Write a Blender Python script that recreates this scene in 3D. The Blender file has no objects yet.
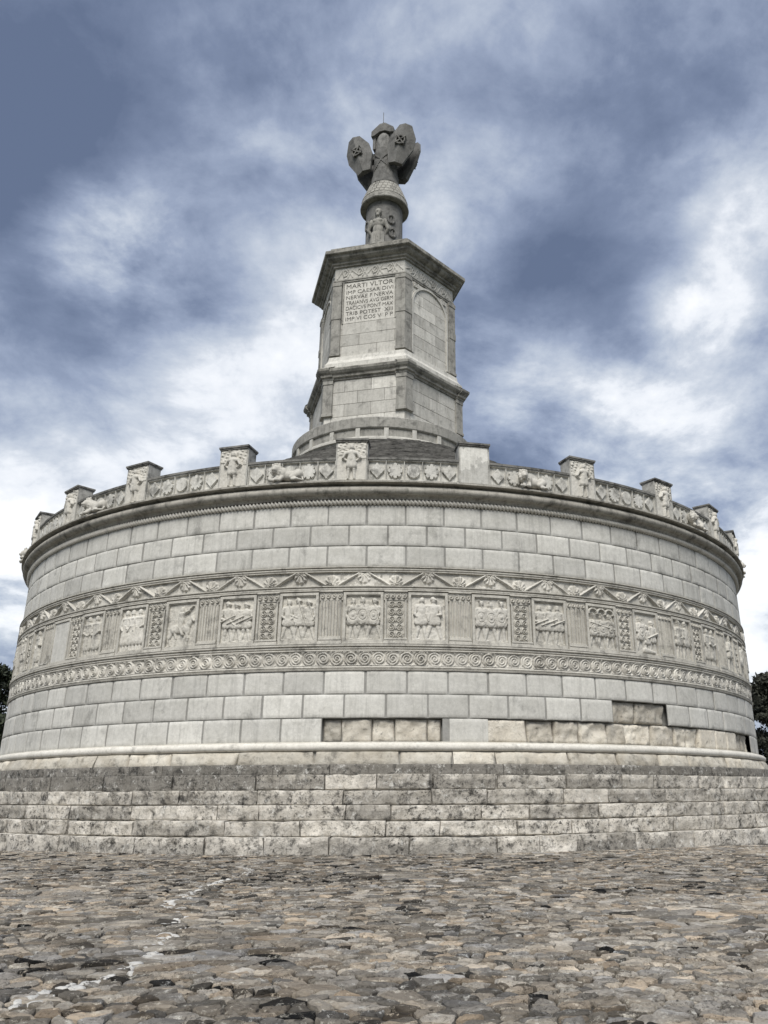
import bpy, bmesh, math, random
import numpy as np
from mathutils import Vector, Matrix, Quaternion

random.seed(7); rng = np.random.default_rng(7)
PI = math.pi
sc = bpy.context.scene
COL = sc.collection
D = 44.536                     # camera to monument axis
R_ = math.radians

# ------------------------------------------------------------------ objects
def link(name, me, parent=None):
    o = bpy.data.objects.new(name, me); COL.objects.link(o)
    if parent is not None: o.parent = parent
    return o
def tag(o, label=None, cat=None, group=None, kind=None):
    if label: o['label'] = label
    if cat: o['category'] = cat
    if group: o['group'] = group
    if kind: o['kind'] = kind
    return o

# ------------------------------------------------------------------ numpy noise
def _h(ix, iy, iz, s):
    n = (ix*374761393 + iy*668265263 + iz*2147483647 + s*1274126177) & 0xffffffff
    n = ((n ^ (n >> 13))*1274126177) & 0xffffffff
    n = (n ^ (n >> 16)) & 0xffff
    return n/65535.0
def vnoise(x, y, z, s=0):
    x, y, z = np.broadcast_arrays(np.asarray(x, float), np.asarray(y, float), np.asarray(z, float))
    ix, iy, iz = (np.floor(a).astype(np.int64) for a in (x, y, z))
    fx, fy, fz = x-ix, y-iy, z-iz
    fx, fy, fz = (f*f*(3-2*f) for f in (fx, fy, fz))
    r = 0
    for a in (0, 1):
        for b in (0, 1):
            for c in (0, 1):
                w = (fx if a else 1-fx)*(fy if b else 1-fy)*(fz if c else 1-fz)
                r = r + w*_h(ix+a, iy+b, iz+c, s)
    return r
def fbm(x, y, z, s=0, o=3):
    r = 0; a = .5; f = 1
    for k in range(o):
        r = r + a*(vnoise(np.asarray(x)*f, np.asarray(y)*f, np.asarray(z)*f, s+k)-.5)*2
        a *= .5; f *= 2.1
    return r

# ------------------------------------------------------------------ mesh collector
class MB:
    def __init__(s): s.v = []; s.f = []; s.n = 0; s.t = []
    def add(s, V, F, tint=0.5):
        V = np.asarray(V, float).reshape(-1, 3)
        s.v.append(V)
        for f in F: s.f.append([i+s.n for i in f])
        t = np.asarray(tint, float)
        s.t.append(np.full(len(V), float(t)) if t.ndim == 0 else t.reshape(-1))
        s.n += len(V)
    def grid(s, P, tint=0.5, close_u=False):
        nv, nu = P.shape[:2]; F = []
        for j in range(nv-1):
            for i in range(nu-1 + (1 if close_u else 0)):
                i2 = (i+1) % nu
                F.append((j*nu+i, j*nu+i2, (j+1)*nu+i2, (j+1)*nu+i))
        s.add(P.reshape(-1, 3), F, tint)
    def box(s, M, x0, x1, y0, y1, z0, z1, tint=.5):
        V = [M @ Vector((x, y, z)) for x in (x0, x1) for y in (y0, y1) for z in (z0, z1)]
        F = [(0,1,3,2),(4,6,7,5),(0,4,5,1),(2,3,7,6),(0,2,6,4),(1,5,7,3)]
        s.add(np.array([tuple(v) for v in V]), F, tint)
    def mesh(s, name, mat, smooth=False, angle=None):
        me = bpy.data.meshes.new(name)
        V = np.concatenate(s.v)
        me.from_pydata(V.tolist(), [], s.f)
        a = me.attributes.new('tint', 'FLOAT', 'POINT')
        a.data.foreach_set('value', np.concatenate(s.t).astype(np.float32))
        me.materials.append(mat)
        if smooth:
            me.polygons.foreach_set('use_smooth', [True]*len(me.polygons))
            if angle: me.set_sharp_from_angle(angle=R_(angle))
        me.update()
        return me
    def build(s, name, mat, parent=None, smooth=False, angle=None):
        return link(name, s.mesh(name, mat, smooth, angle), parent)

def cyl(t, r, z):      # t: degrees from the camera side
    t = np.radians(t)
    return np.stack([r*np.sin(t), -r*np.cos(t), z+0*t], -1)

def patch(mb, mapf, u0, u1, z0, z1, H, back=-.05, tint=.5):
    """closed heightfield patch; H[nv,nu] metres outwards; mapf(u, h, z)->xyz; back: depth of closing rim"""
    nv, nu = H.shape
    u = np.linspace(u0, u1, nu); z = np.linspace(z0, z1, nv)
    u = np.concatenate([[u0], u, [u1]]); z = np.concatenate([[z0], z, [z1]])
    Hh = np.pad(H, 1, constant_values=back)
    U, Z = np.meshgrid(u, z)
    mb.grid(mapf(U, Hh, Z), tint)

def cylmap(R):
    return lambda U, H, Z: np.stack([(R+H)*np.sin(np.radians(U)), -(R+H)*np.cos(np.radians(U)), Z+0*U], -1)

def lathe(mb, prof, t0=-180, t1=180, n=360, c=(0, 0), tint=.5, rough=0, seed=0):
    closed = abs((t1-t0)-360) < 1e-6
    t = np.linspace(t0, t1, n+1)
    if closed: t = t[:-1]
    r = np.array([p[0] for p in prof]); z = np.array([p[1] for p in prof])
    T, Rr = np.meshgrid(t, r); _, Z = np.meshgrid(t, z)
    if rough:
        x = Rr*np.sin(np.radians(T)); y = -Rr*np.cos(np.radians(T))
        Rr = Rr + rough*fbm(x*3, y*3, Z*3, seed)
        Z = Z + rough*.6*fbm(x*3, y*3, Z*3, seed+9)
    P = np.stack([c[0]+Rr*np.sin(np.radians(T)), c[1]-Rr*np.cos(np.radians(T)), Z], -1)
    mb.grid(P, tint, close_u=closed)

# ------------------------------------------------------------------ materials
def stone(name, c1, c2, dark=(.03, .03, .028), stain=.3, stain_scale=1.2, rough=.9, bump=.3, bscale=30,
          streak=0.0, speck=0.0, tintamt=.5, pale=0.0, thr=.55, sthr=.56, sscale=.5):
    m = bpy.data.materials.new(name); m.use_nodes = True
    nt = m.node_tree; N = nt.nodes; L = nt.links
    b = N['Principled BSDF']; b.inputs['Roughness'].default_value = rough
    b.inputs['Specular IOR Level'].default_value = .25
    geo = N.new('ShaderNodeNewGeometry')
    def noise(scale, det=6, ro=.6, vec=None, dist=0):
        n = N.new('ShaderNodeTexNoise'); n.inputs['Scale'].default_value = scale
        n.inputs['Detail'].default_value = det; n.inputs['Roughness'].default_value = ro
        n.inputs['Distortion'].default_value = dist
        L.new(vec or geo.outputs['Position'], n.inputs['Vector']); return n.outputs['Fac']
    def ramp(x, a, bb, lo=0., hi=1.):
        r = N.new('ShaderNodeMapRange'); r.inputs['From Min'].default_value = a; r.inputs['From Max'].default_value = bb
        r.inputs['To Min'].default_value = lo; r.inputs['To Max'].default_value = hi
        L.new(x, r.inputs['Value']); return r.outputs['Result']
    def mix(f, A, B, mode='MIX'):
        x = N.new('ShaderNodeMix'); x.data_type = 'RGBA'; x.blend_type = mode
        for s, v in ((x.inputs['Factor'], f), (x.inputs['A'], A), (x.inputs['B'], B)):
            if hasattr(v, 'is_linked'): L.new(v, s)
            elif isinstance(v, (int, float)): s.default_value = v
            else: s.default_value = (*v, 1)
        return x.outputs['Result']
    at = N.new('ShaderNodeAttribute'); at.attribute_name = 'tint'; at.attribute_type = 'GEOMETRY'
    base = mix(ramp(noise(1.7, 8), .3, .7), c1, c2)
    tv = ramp(at.outputs['Fac'], 0, 1, 1-tintamt, 1+tintamt*.6)
    base = mix(1., base, tv, 'MULTIPLY')
    fine = noise(bscale*.35, 8, .7)
    base = mix(1., base, ramp(fine, .25, .75, .82, 1.14), 'MULTIPLY')
    if stain:
        base = mix(ramp(noise(stain_scale, 10, .72, dist=.3), thr, thr+.13, 0, stain), base, dark)
    if streak:
        mp = N.new('ShaderNodeMapping'); mp.inputs['Scale'].default_value = (3.2, 3.2, .28)
        L.new(geo.outputs['Position'], mp.inputs['Vector'])
        base = mix(ramp(noise(1.6, 8, .7, mp.outputs['Vector']), .5, .72, 0, streak), base, dark)
    if speck:
        sp = ramp(noise(bscale*sscale, 8, .85), sthr, sthr+.07, 0, speck)
        if speck > .8:      # lichen gathers in colonies
            mm = N.new('ShaderNodeMath'); mm.operation = 'MULTIPLY'; L.new(sp, mm.inputs[0]); L.new(ramp(noise(.9, 5, .6), .40, .58, .25, 1.), mm.inputs[1]); sp = mm.outputs[0]
        base = mix(sp, base, dark)
    if pale:
        base = mix(ramp(noise(bscale*.28, 7, .8), .55, .68, 0, pale), base, (.62, .61, .57))
    L.new(base, b.inputs['Base Color'])
    bp = N.new('ShaderNodeBump'); bp.inputs['Strength'].default_value = bump; bp.inputs['Distance'].default_value = .03
    h = N.new('ShaderNodeMath'); h.operation = 'ADD'
    L.new(noise(bscale, 8, .7), h.inputs[0]); L.new(noise(bscale*.22, 6, .7), h.inputs[1])
    L.new(h.outputs[0], bp.inputs['Height']); L.new(bp.outputs['Normal'], b.inputs['Normal'])
    return m

M = {}
M['facing'] = stone('pale_ashlar', (.485, .475, .435), (.58, .57, .53), speck=.28, stain=.38, bump=.22, bscale=24, tintamt=.27, streak=.26, thr=.55, sscale=.9)
M['mortar'] = stone('joint_mortar', (.25, .245, .225), (.34, .335, .315), stain=.4, bump=.3)
M['frieze'] = stone('carved_stone', (.45, .43, .38), (.56, .54, .485), stain=.5, speck=.3, stain_scale=2.2, bump=.5, bscale=28, tintamt=.3, streak=.2, thr=.52)
M['frieze_light'] = stone('carved_stone_pale', (.48, .46, .41), (.57, .55, .50), speck=.25, stain=.4, stain_scale=2.5, bump=.3, bscale=28, thr=.55)
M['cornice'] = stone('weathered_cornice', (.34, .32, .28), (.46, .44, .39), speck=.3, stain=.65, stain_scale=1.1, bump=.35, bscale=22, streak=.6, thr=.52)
M['cap'] = stone('blackened_cap', (.15, .147, .138), (.25, .243, .225), stain=.8, stain_scale=2.5, bump=.4, bscale=25, thr=.48)
M['parapet'] = stone('parapet_stone', (.38, .37, .335), (.50, .49, .455), stain=.6, stain_scale=2.0, bump=.35, bscale=25, streak=.35, thr=.5)
M['rough'] = stone('exposed_limestone', (.45, .41, .34), (.60, .565, .49), speck=.6, pale=.4, stain=.5, stain_scale=3.5, bump=1., bscale=14, tintamt=.45, thr=.56)
M['footing'] = stone('footing_limestone', (.42, .38, .31), (.58, .55, .48), stain=.55, stain_scale=2.6, bump=1., bscale=14, tintamt=.4, speck=.3, thr=.53)
M['step'] = stone('lichened_step', (.36, .335, .29), (.55, .52, .465), dark=(.028, .027, .025), stain=.9, stain_scale=3.0, bump=1., bscale=17, tintamt=.62, speck=.95, pale=.95, thr=.515, sthr=.51, sscale=.5)
M['roofshingle'] = stone('roof_shingle', (.10, .095, .09), (.18, .175, .16), stain=.5, stain_scale=3, bump=.6, bscale=12)
M['tower'] = stone('tower_ashlar', (.46, .445, .405), (.56, .545, .50), stain=.4, stain_scale=1.8, bump=.25, bscale=20, tintamt=.3, streak=.3, thr=.54)
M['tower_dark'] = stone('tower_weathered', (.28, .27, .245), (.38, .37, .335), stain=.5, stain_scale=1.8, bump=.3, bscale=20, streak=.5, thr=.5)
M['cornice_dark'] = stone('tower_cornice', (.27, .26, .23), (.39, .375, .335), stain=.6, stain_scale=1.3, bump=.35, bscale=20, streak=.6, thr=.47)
M['trophy'] = stone('trophy_stone', (.13, .128, .122), (.21, .206, .195), stain=.6, stain_scale=1.6, bump=.35, bscale=18, streak=.35, thr=.51)
M['letter'] = stone('incised_letter', (.16, .152, .138), (.24, .23, .21), stain=.3, stain_scale=6)
M['metal'] = stone('rod_metal', (.1, .1, .1), (.13, .13, .13), stain=0, rough=.5)
M['soil'] = stone('joint_soil', (.045, .038, .03), (.10, .085, .07), stain=.5, stain_scale=4, bump=1., bscale=15, thr=.5)
M['bark'] = stone('bark', (.05, .04, .03), (.09, .07, .055), stain=.3, bscale=10, bump=1.)

# ================================================================== the monument
mon = link('trophy_monument', None)
tag(mon, 'round pale stone drum monument with carved frieze, hexagonal tower and armour trophy on top', 'monument')
RW = 18.75
CM = cylmap(RW)

# ---- drum backing and frieze mouldings
mb = MB(); lathe(mb, [(18.47, 3.05), (18.47, 4.62), (18.722, 4.62), (18.722, 5.37)], n=240); lathe(mb, [(18.722, 8.85), (18.722, 11.3)], n=360)
for a_, b_, za, zb in ((-180, -6.6, 3.10, 3.865), (5.25, 9.15, 3.10, 3.865), (55.5, 180, 3.10, 3.865), (-180, 24.5, 3.866, 4.619), (32.75, 180, 3.866, 4.619)):
    lathe(mb, [(18.40, za), (18.722, za), (18.722, zb), (18.40, zb)], a_, b_, n=int((b_-a_)/1.2)+2)
mb.build('drum_core', M['mortar'], mon, True, 30)

def facing_course(z0, z1, phase, skip=(), flushrough=(), pitch=4.1379, tmax=110, sm='facing', dark=()):
    mb = MB(); k0 = math.floor((-tmax-phase)/pitch)
    t = phase+k0*pitch; runs = [mb]
    while t < tmax:
        a, b = t, t+pitch; t += pitch
        mid = (a+b)/2
        if any(s0 < mid < s1 for s0, s1 in skip):
            if mb.n: mb = MB(); runs.append(mb)
            continue
        jit = rng.normal(0, .05); g = .11; hz = .016
        nu, nv = 9, 7
        H = np.zeros((nv, nu)) + rng.normal(0, .006)
        H[0, :] -= .012; H[-1, :] -= .012; H[:, 0] -= .012; H[:, -1] -= .012
        u = np.linspace(a+g+jit*.3, b-g+jit*.3, nu)
        X, Y = np.meshgrid(u*.33, np.linspace(z0, z1, nv))
        H += .006*fbm(X*3, Y*3, 0*X, 5)
        tv = np.clip(rng.normal(.55, .16), .1, 1.)
        if rng.random() < .12: tv -= .22
        for (dt, dv) in dark:
            if a < dt < b: tv = dv
        # edge columns close to the rims so that the arris reads crisp
        u = np.concatenate([[u[0]], [u[0]+.05], u[1:-1], [u[-1]-.05], [u[-1]]])
        z = np.linspace(z0+hz, z1-hz, nv); z = np.concatenate([[z[0]], [z[0]+.015], z[1:-1], [z[-1]-.015], [z[-1]]])
        Hx = np.zeros((nv+2, nu+2)); Hx[1:-1, 1:-1] = H; Hx[1:-1, 0] = H[:, 0]-.0; Hx[1:-1, -1] = H[:, -1]; Hx[0] = Hx[1]; Hx[-1] = Hx[-2]
        Hx[1:-1, 1:-1][0, :] += .012; Hx[1:-1, 1:-1][-1, :] += .012; Hx[1:-1, 1] += .0
        uu = np.concatenate([[u[0]], u, [u[-1]]]); zz = np.concatenate([[z[0]], z, [z[-1]]])
        U, Z = np.meshgrid(uu, zz); Hp = np.pad(Hx, 1, constant_values=-.045)
        mb.grid(CM(U, Hp+.0, Z), tv)
    for q_ in ([m_ for m_ in runs if m_.n]): q_.build('facing_course', M[sm], mon, True, 40)
facing_course(10.385, 11.15, 1.42)
facing_course(9.64, 10.385, -.42, dark=[(-9.5, .18), (-13.5, .22), (-5.5, .3)])
facing_course(8.895, 9.64, 1.5)
facing_course(4.615, 5.365, 1.71, dark=[(-38, .2), (-57, .3)])
facing_course(3.865, 4.615, -.34, skip=[(25.0, 32.2)], dark=[(-12.5, .95), (-26, .25), (-34, .2), (10, .4)])
facing_course(3.115, 3.865, -6.55+4.1379*0, skip=[(-6.6, 5.2), (9.2, 54.4)], dark=[(-13, .4)])

# lighter mortar behind the joints of the flanks is the backing; rough blocks where facing is lost
def rough_blocks(mb, t0, t1, z0, z1, R, wmin, wmax, amp, seed, gap=.1, tint=(.2, .9), res=.05, lean=0, top=None):
    t = t0; k = 0
    while t < t1-.2:
        w = rng.uniform(wmin, wmax); e = min(t+w, t1)
        if t1-e < wmin*.5: e = t1
        nu = max(6, int((e-t)*.33/res)); nv = max(5, int((z1-z0)/res))
        v = np.linspace(0, 1, nv); u = np.linspace(0, 1, nu)
        U, V = np.meshgrid(u, v)
        j = rng.uniform(-1, 1, 8)*.12
        A = t+gap*.5 + (e-t-gap)*U + (V-.5)*j[0]*(1-U)*2 + (V-.5)*j[1]*U*2
        Z = z0+.01+(z1-z0-.02)*V + j[2]*.12*U*V + .03*fbm(A*.5, V*0+seed, V*0, seed+3)*(V > .5)
        Z = np.minimum(Z, z1-.004)
        ed = np.minimum(np.minimum(U*(e-t)*.33, (1-U)*(e-t)*.33), np.minimum(V, 1-V)*(z1-z0))
        rnd = np.clip(ed/.06, 0, 1)**.5
        H = amp*fbm(A*1.2, Z*3.6, k*3.1+U*0, seed, 4) + (rnd-1)*.05 + rng.normal(0, amp*.25) - lean*V
        Hp = np.pad(H, 1, constant_values=-.35); Ap = np.pad(A, 1, mode='edge'); Zp = np.pad(Z, 1, mode='edge')
        mb.grid(cylmap(R)(Ap, Hp, Zp), rng.uniform(*tint))
        t = e; k += 1
mb = MB()
rough_blocks(mb, -6.6, 5.2, 3.115, 3.84, 18.60, 1.6, 3.4, .11, 11)
tag(mb.build('exposed_core_stones', M['rough'], mon, True, 60), 'rough tan core stones in the gap left of centre'); mb = MB()
rough_blocks(mb, 9.3, 14.0, 3.115, 3.86, 18.72, 4.6, 4.8, .03, 12, tint=(.7, .8))
rough_blocks(mb, 14.1, 38.6, 3.115, 3.845, 18.60, 2.2, 4.6, .13, 13)
rough_blocks(mb, 38.7, 49, 3.115, 3.86, 18.72, 2.6, 4.2, .03, 14, tint=(.75, .9))
rough_blocks(mb, 49.2, 55.4, 3.115, 3.845, 18.58, 2, 3, .11, 15)
rough_blocks(mb, 24.5, 32.7, 3.87, 4.60, 18.60, 3.0, 3.9, .10, 16)
tag(mb.build('exposed_core_stones', M['rough'], mon, True, 60), 'rough tan core stones laid bare along the right of the wall')

# torus base moulding, thin fillet and rubble footing
mb = MB(); pr = [(18.6, 3.13), (18.80, 3.13), (18.80, 3.095)]
pr += [(18.90+.125*math.cos(a), 2.965+.125*math.sin(a)) for a in np.linspace(PI*.6, -PI*.6, 12)] + [(18.6, 2.83)]
lathe(mb, pr[::-1], n=360, tint=.8, rough=.012, seed=3)
mb.build('base_moulding', M['frieze_light'], mon, True, 35)
mb = MB(); rough_blocks(mb, -100, 100, 2.40, 2.83, 19.12, 4, 8.5, .07, 21, gap=.15, lean=.12, tint=(.3, 1.), res=.07)
mb.build('footing', M['footing'], mon, True, 60)
mb = MB(); lathe(mb, [(18.4, 2.9), (18.85, 2.84), (18.95, 2.4)], n=200); mb.build('footing_core', M['mortar'], mon)

# ---- frieze: mouldings
mb = MB()
def roll(r, z, rad, n=7, s=1): return [(r+rad*math.cos(a)*s, z+rad*math.sin(a)) for a in np.linspace(-PI/2, PI/2, n)]
lathe(mb, [(18.6, 5.372), (18.78, 5.372), (18.80, 5.42)]+roll(18.77, 5.47, .035)+[(18.74, 5.525), (18.68, 5.53)], n=360)
lathe(mb, [(18.6, 5.985), (18.76, 5.985)]+roll(18.76, 6.02, .03)+[(18.75, 6.06)]+roll(18.765, 6.10, .035)+[(18.80, 6.15), (18.84, 6.17), (18.84, 6.215), (18.72, 6.235)], n=360)
lathe(mb, [(18.7, 8.03), (18.80, 8.035), (18.80, 8.07)]+roll(18.765, 8.105, .035)+[(18.78, 8.15), (18.83, 8.175), (18.83, 8.205), (18.68, 8.215)], n=360)
lathe(mb, [(18.6, 8.70), (18.78, 8.705), (18.78, 8.74)]+roll(18.77, 8.785, .04)+[(18.80, 8.835), (18.84, 8.85), (18.84, 8.88), (18.6, 8.892)], n=360)
mb.build('string_moulding', M['frieze'], mon, True, 35)
mb = MB(); lathe(mb, [(18.69, 5.50), (18.69, 8.75)], n=360, tint=.3); mb.build('frieze_wall', M['frieze'], mon, True)

TM = 84
# scroll band
def spiral_cell(n, flip):
    x, y = np.meshgrid(np.linspace(-1, 1, n), np.linspace(-1, 1, n))
    r = np.hypot(x, y); th = np.arctan2(y, x)*(1 if flip else -1)
    s = .5+.5*np.cos(2*PI*(r/.36)-th)
    m = np.clip((1.02-r)/.1, 0, 1)
    H = s**.7*m
    outer = np.clip(1-np.abs(np.abs(y)-1)/.14, 0, 1)*.7
    tri = np.clip((r-1.08)/.1, 0, 1)*.55
    return np.maximum(np.maximum(H, outer), tri)
mb = MB(); p = 1.40625; k = 0; t = 1.694-p/2-60*p
while t < TM:
    n = 20 if abs(t) < 62 else 12
    gx, gy = np.meshgrid(np.linspace(0, 1, n), np.linspace(0, 1, n))
    patch(mb, cylmap(18.70), t, t+p, 5.528, 5.99, spiral_cell(n, k % 2 == 0)*rng.uniform(.06, .12)+.02*fbm(gx*4, gy*4, gx*0+k, 97), back=-.02, tint=float(np.clip(rng.normal(.6, .12), 0, 1)))
    t += p; k += 1
mb.build('scroll_frieze', M['frieze_light'], mon, True)

# palmette band, one cell per bay
def palmette(x, y, cx, up):
    yy = (y if up else 1-y); X = (x-cx)
    r = np.hypot(X, (yy-.08)*.52); th = np.arctan2((yy-.08)*.52, X)
    fan = np.clip((.25-np.abs(r-.22)*1.0)/.05, 0, 1)*0
    lob = (.5+.5*np.cos(th*13))**.7; env = .17+.22*np.abs(np.sin(th))
    f = np.clip((env-r)/.05, 0, 1)*(.2+.8*lob)*(yy > .05)
    v = 0
    for sx in (-1, 1):
        ry = (yy-.2) if up else (yy-.22)
        rr = np.hypot(X-sx*.12, ry*.52); a = np.arctan2(ry*.52, (X-sx*.12)*sx)
        v = np.maximum(v, (rr < .105)*(.5+.5*np.cos(2*PI*rr/.055-a)))
    return np.maximum(f, v)
n, nv = 96, 30
x, y = np.meshgrid(np.linspace(0, 2.18, n), np.linspace(0, 1, nv))
cell = np.zeros((nv, n))
cell = np.maximum(cell, palmette(x, y, 0, True)); cell = np.maximum(cell, palmette(x, y, 2.18, True)); cell = np.maximum(cell, palmette(x, y, 1.09, False))
for sx in (-1, 1):
    xa, ya, xb, yb = 1.09+sx*.18, .93, 1.09+sx*.88, .06
    px, py = x-xa, (y-ya)*.48; dx, dy = xb-xa, (yb-ya)*.48
    tt = np.clip((px*dx+py*dy)/(dx*dx+dy*dy), 0, 1); d = np.hypot(px-tt*dx, py-tt*dy)
    cell = np.maximum(cell, np.clip((.035-d)/.012, 0, 1))
PH = .5; PP = 360/54
mb = MB()
for k in range(-12, 13):
    c0 = PH+k*PP
    patch(mb, cylmap(18.69), c0, c0+PP, 8.212, 8.703, cell*(.11+.035*math.sin(k*2.3))*(1-.5*np.clip(fbm(x*1.7+k*5, y*1.5, x*0, 93), 0, 1))+.012*fbm(x*6, y*3, x*0+k, 4)[...], back=-.02, tint=float(np.clip(rng.normal(.6, .1), 0, 1)))
mb.build('palmette_frieze', M['frieze_light'], mon, True)

# ---- relief figures as a heightfield
def caps(H, X, Y, a, b, ra, rb, h, base=0.):
    dx, dy = b[0]-a[0], b[1]-a[1]; l = dx*dx+dy*dy+1e-9
    t = np.clip(((X-a[0])*dx+(Y-a[1])*dy)/l, 0, 1)
    d = np.hypot(X-a[0]-t*dx, Y-a[1]-t*dy); r = ra+(rb-ra)*t
    q = np.clip(1-(d/r)**2, 0, 1)
    return np.maximum(H, np.where(d < r, base+h*np.sqrt(q), 0))
def soldier(H, X, Y, x, s, kind, rg, y0=.05):
    """x foot position, s total height"""
    S = lambda a: a*s
    ln = rg.uniform(-.03, .03)*s
    hip, sh, hd = y0+S(.50), y0+S(.80), y0+S(.925)
    w = S(.105)
    st = rg.uniform(.05, .11)*s
    if kind == 'robed':
        H = caps(H, X, Y, (x-w*.5, y0+S(.22)), (x-w*.3+ln, sh-S(.05)), S(.11), S(.085), .06, .03)
        H = caps(H, X, Y, (x+w*.6, y0+S(.22)), (x+w*.35+ln, sh-S(.05)), S(.11), S(.085), .06, .03)
        H = caps(H, X, Y, (x-w*.5, y0), (x-w*.5, y0+S(.2)), S(.035), S(.05), .05)
        H = caps(H, X, Y, (x+w*.6, y0), (x+w*.5, y0+S(.2)), S(.035), S(.05), .05)
        H = H - .015*(np.abs(((X-x)*60/s) % 2-1) > .8)*(H > .05)*(Y < sh-S(.2))
    else:
        for sg in (-1, 1):
            k = (x+sg*st+ln*.4, y0+S(.26)); f = (x+sg*st*1.7, y0)
            H = caps(H, X, Y, f, k, S(.035), S(.05), .05); H = caps(H, X, Y, k, (x+sg*w*.45, hip), S(.05), S(.07), .055)
            H = caps(H, X, Y, f, (f[0]+S(.07), f[1]), S(.03), S(.025), .05)
        H = caps(H, X, Y, (x-w*.75, y0+S(.42)), (x-w*.3, hip+S(.1)), S(.085), S(.07), .05, .05)
        H = caps(H, X, Y, (x+w*.75, y0+S(.42)), (x+w*.3, hip+S(.1)), S(.085), S(.07), .05, .05)
        H = caps(H, X, Y, (x, y0+S(.43)), (x, hip+S(.1)), S(.10), S(.09), .05, .055)
        H = caps(H, X, Y, (x, hip+S(.06)), (x+ln, sh-S(.06)), S(.085), S(.12), .06, .05)
    H = caps(H, X, Y, (x+ln-S(.13), sh-S(.01)), (x+ln+S(.13), sh-S(.01)), S(.05), S(.05), .07, .03)
    H = caps(H, X, Y, (x+ln, sh), (x+ln, hd), S(.04), S(.05), .06, .02)
    H = caps(H, X, Y, (x+ln, hd), (x+ln+.005, hd+S(.035)), S(.062), S(.058), .09, .02)
    if kind != 'robed' and rg.random() < .5: H = caps(H, X, Y, (x+ln-S(.02), hd+S(.05)), (x+ln+S(.05), hd+S(.02)), S(.06), S(.03), .09, .03)
    for sg in (-1, 1):
        e = (x+ln+sg*S(.17), sh-S(.2)); hnd = (x+sg*S(rg.uniform(-.05, .2)), sh-S(rg.uniform(.22, .38)))
        H = caps(H, X, Y, (x+ln+sg*S(.14), sh-S(.03)), e, S(.045), S(.038), .07, .035)
        H = caps(H, X, Y, e, hnd, S(.038), S(.03), .07, .05)
    if kind == 'shield':
        H = caps(H, X, Y, (x-S(.02), sh-S(.32)), (x+S(.02), sh-S(.12)), S(.13), S(.13), .03, .10)
        H = H - .02*(np.abs(np.hypot((X-x), (Y-sh+S(.22))*.8)-S(.1)) < .014)*(H > .09)
        H = caps(H, X, Y, (x, sh-S(.22)), (x, sh-S(.2)), S(.035), S(.035), .03, .13)
    if kind in ('spear', 'shield'):
        H = caps(H, X, Y, (x+S(.2), y0+S(.35)), (x-S(.05), y0+S(1.03)), .014, .014, .04, .09)
    if kind == 'sword':
        H = caps(H, X, Y, (x-S(.25), sh-S(.33)), (x+S(.2), sh-S(.15)), .022, .022, .04, .11)
    return H
def horse(H, X, Y, x, rg, fl=1):
    H = caps(H, X, Y, (x-.28*fl, .62), (x+.22*fl, .62), .16, .15, .08, .04)
    H = caps(H, X, Y, (x+.25*fl, .68), (x+.42*fl, .98), .13, .07, .07, .04)
    H = caps(H, X, Y, (x+.42*fl, .98), (x+.52*fl, .86), .07, .04, .07, .05)
    for lx, k in ((-.36, -.1), (-.24, .06), (.2, .12), (.3, -.04)):
        H = caps(H, X, Y, (x+lx*fl, .55), (x+(lx+k)*fl, .3), .07, .04, .06, .02); H = caps(H, X, Y, (x+(lx+k)*fl, .3), (x+(lx+k*.4)*fl, .06), .035, .028, .05, .01)
    H = caps(H, X, Y, (x-.44*fl, .65), (x-.5*fl, .35), .04, .03, .05)
    H = caps(H, X, Y, (x-.02*fl, .72), (x, 1.12), .11, .12, .08, .06); H = caps(H, X, Y, (x, 1.27), (x, 1.32), .08, .075, .09, .04)
    H = caps(H, X, Y, (x, 1.12), (x+.3*fl, 1.25), .05, .035, .07, .06); H = caps(H, X, Y, (x-.05*fl, .7), (x+.1*fl, .42), .07, .04, .06, .08)
    H = caps(H, X, Y, (x-.1*fl, .95), (x+.45*fl, 1.4), .016, .016, .04, .08)
    return H
MW, MH = 4.1, (6.27, 7.99)
scenes = {0: ['three', 'shield'], -1: ['three', 'spear'], -2: ['three', 'sword'], -3: ['horse'], -4: ['robed3'], -5: ['two', 'robed'], -6: ['blank'],
          -7: ['one', 'robed'], -8: ['two', 'spear'], -9: ['three', 'shield'], 1: ['twowalk'], 2: ['three', 'shield'], 3: ['three', 'sword'],
          4: ['arches'], 5: ['crowd'], 6: ['two', 'spear'], 7: ['two', 'robed'], 8: ['one', 'shield'], 9: ['horse'], 10: ['three', 'spear']}
labels = {0: 'metope with three helmeted soldiers crowded together', -1: 'metope with three soldiers holding crossing spears', -2: 'metope with three soldiers drawing swords',
          -3: 'worn metope with a rider on horseback', -4: 'pale metope with three robed standing figures', -5: 'metope with two robed figures', -6: 'blank smooth replacement slab in the metope frieze',
          1: 'metope with two figures in short tunics walking right', 2: 'metope with three soldiers behind oval shields', 3: 'metope with three marching soldiers', 4: 'metope with three soldiers beneath small arches',
          5: 'metope with a crowded fighting group', 6: 'metope with two soldiers and a long spear'}
fw = 1.14; fh = 1.54
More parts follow.
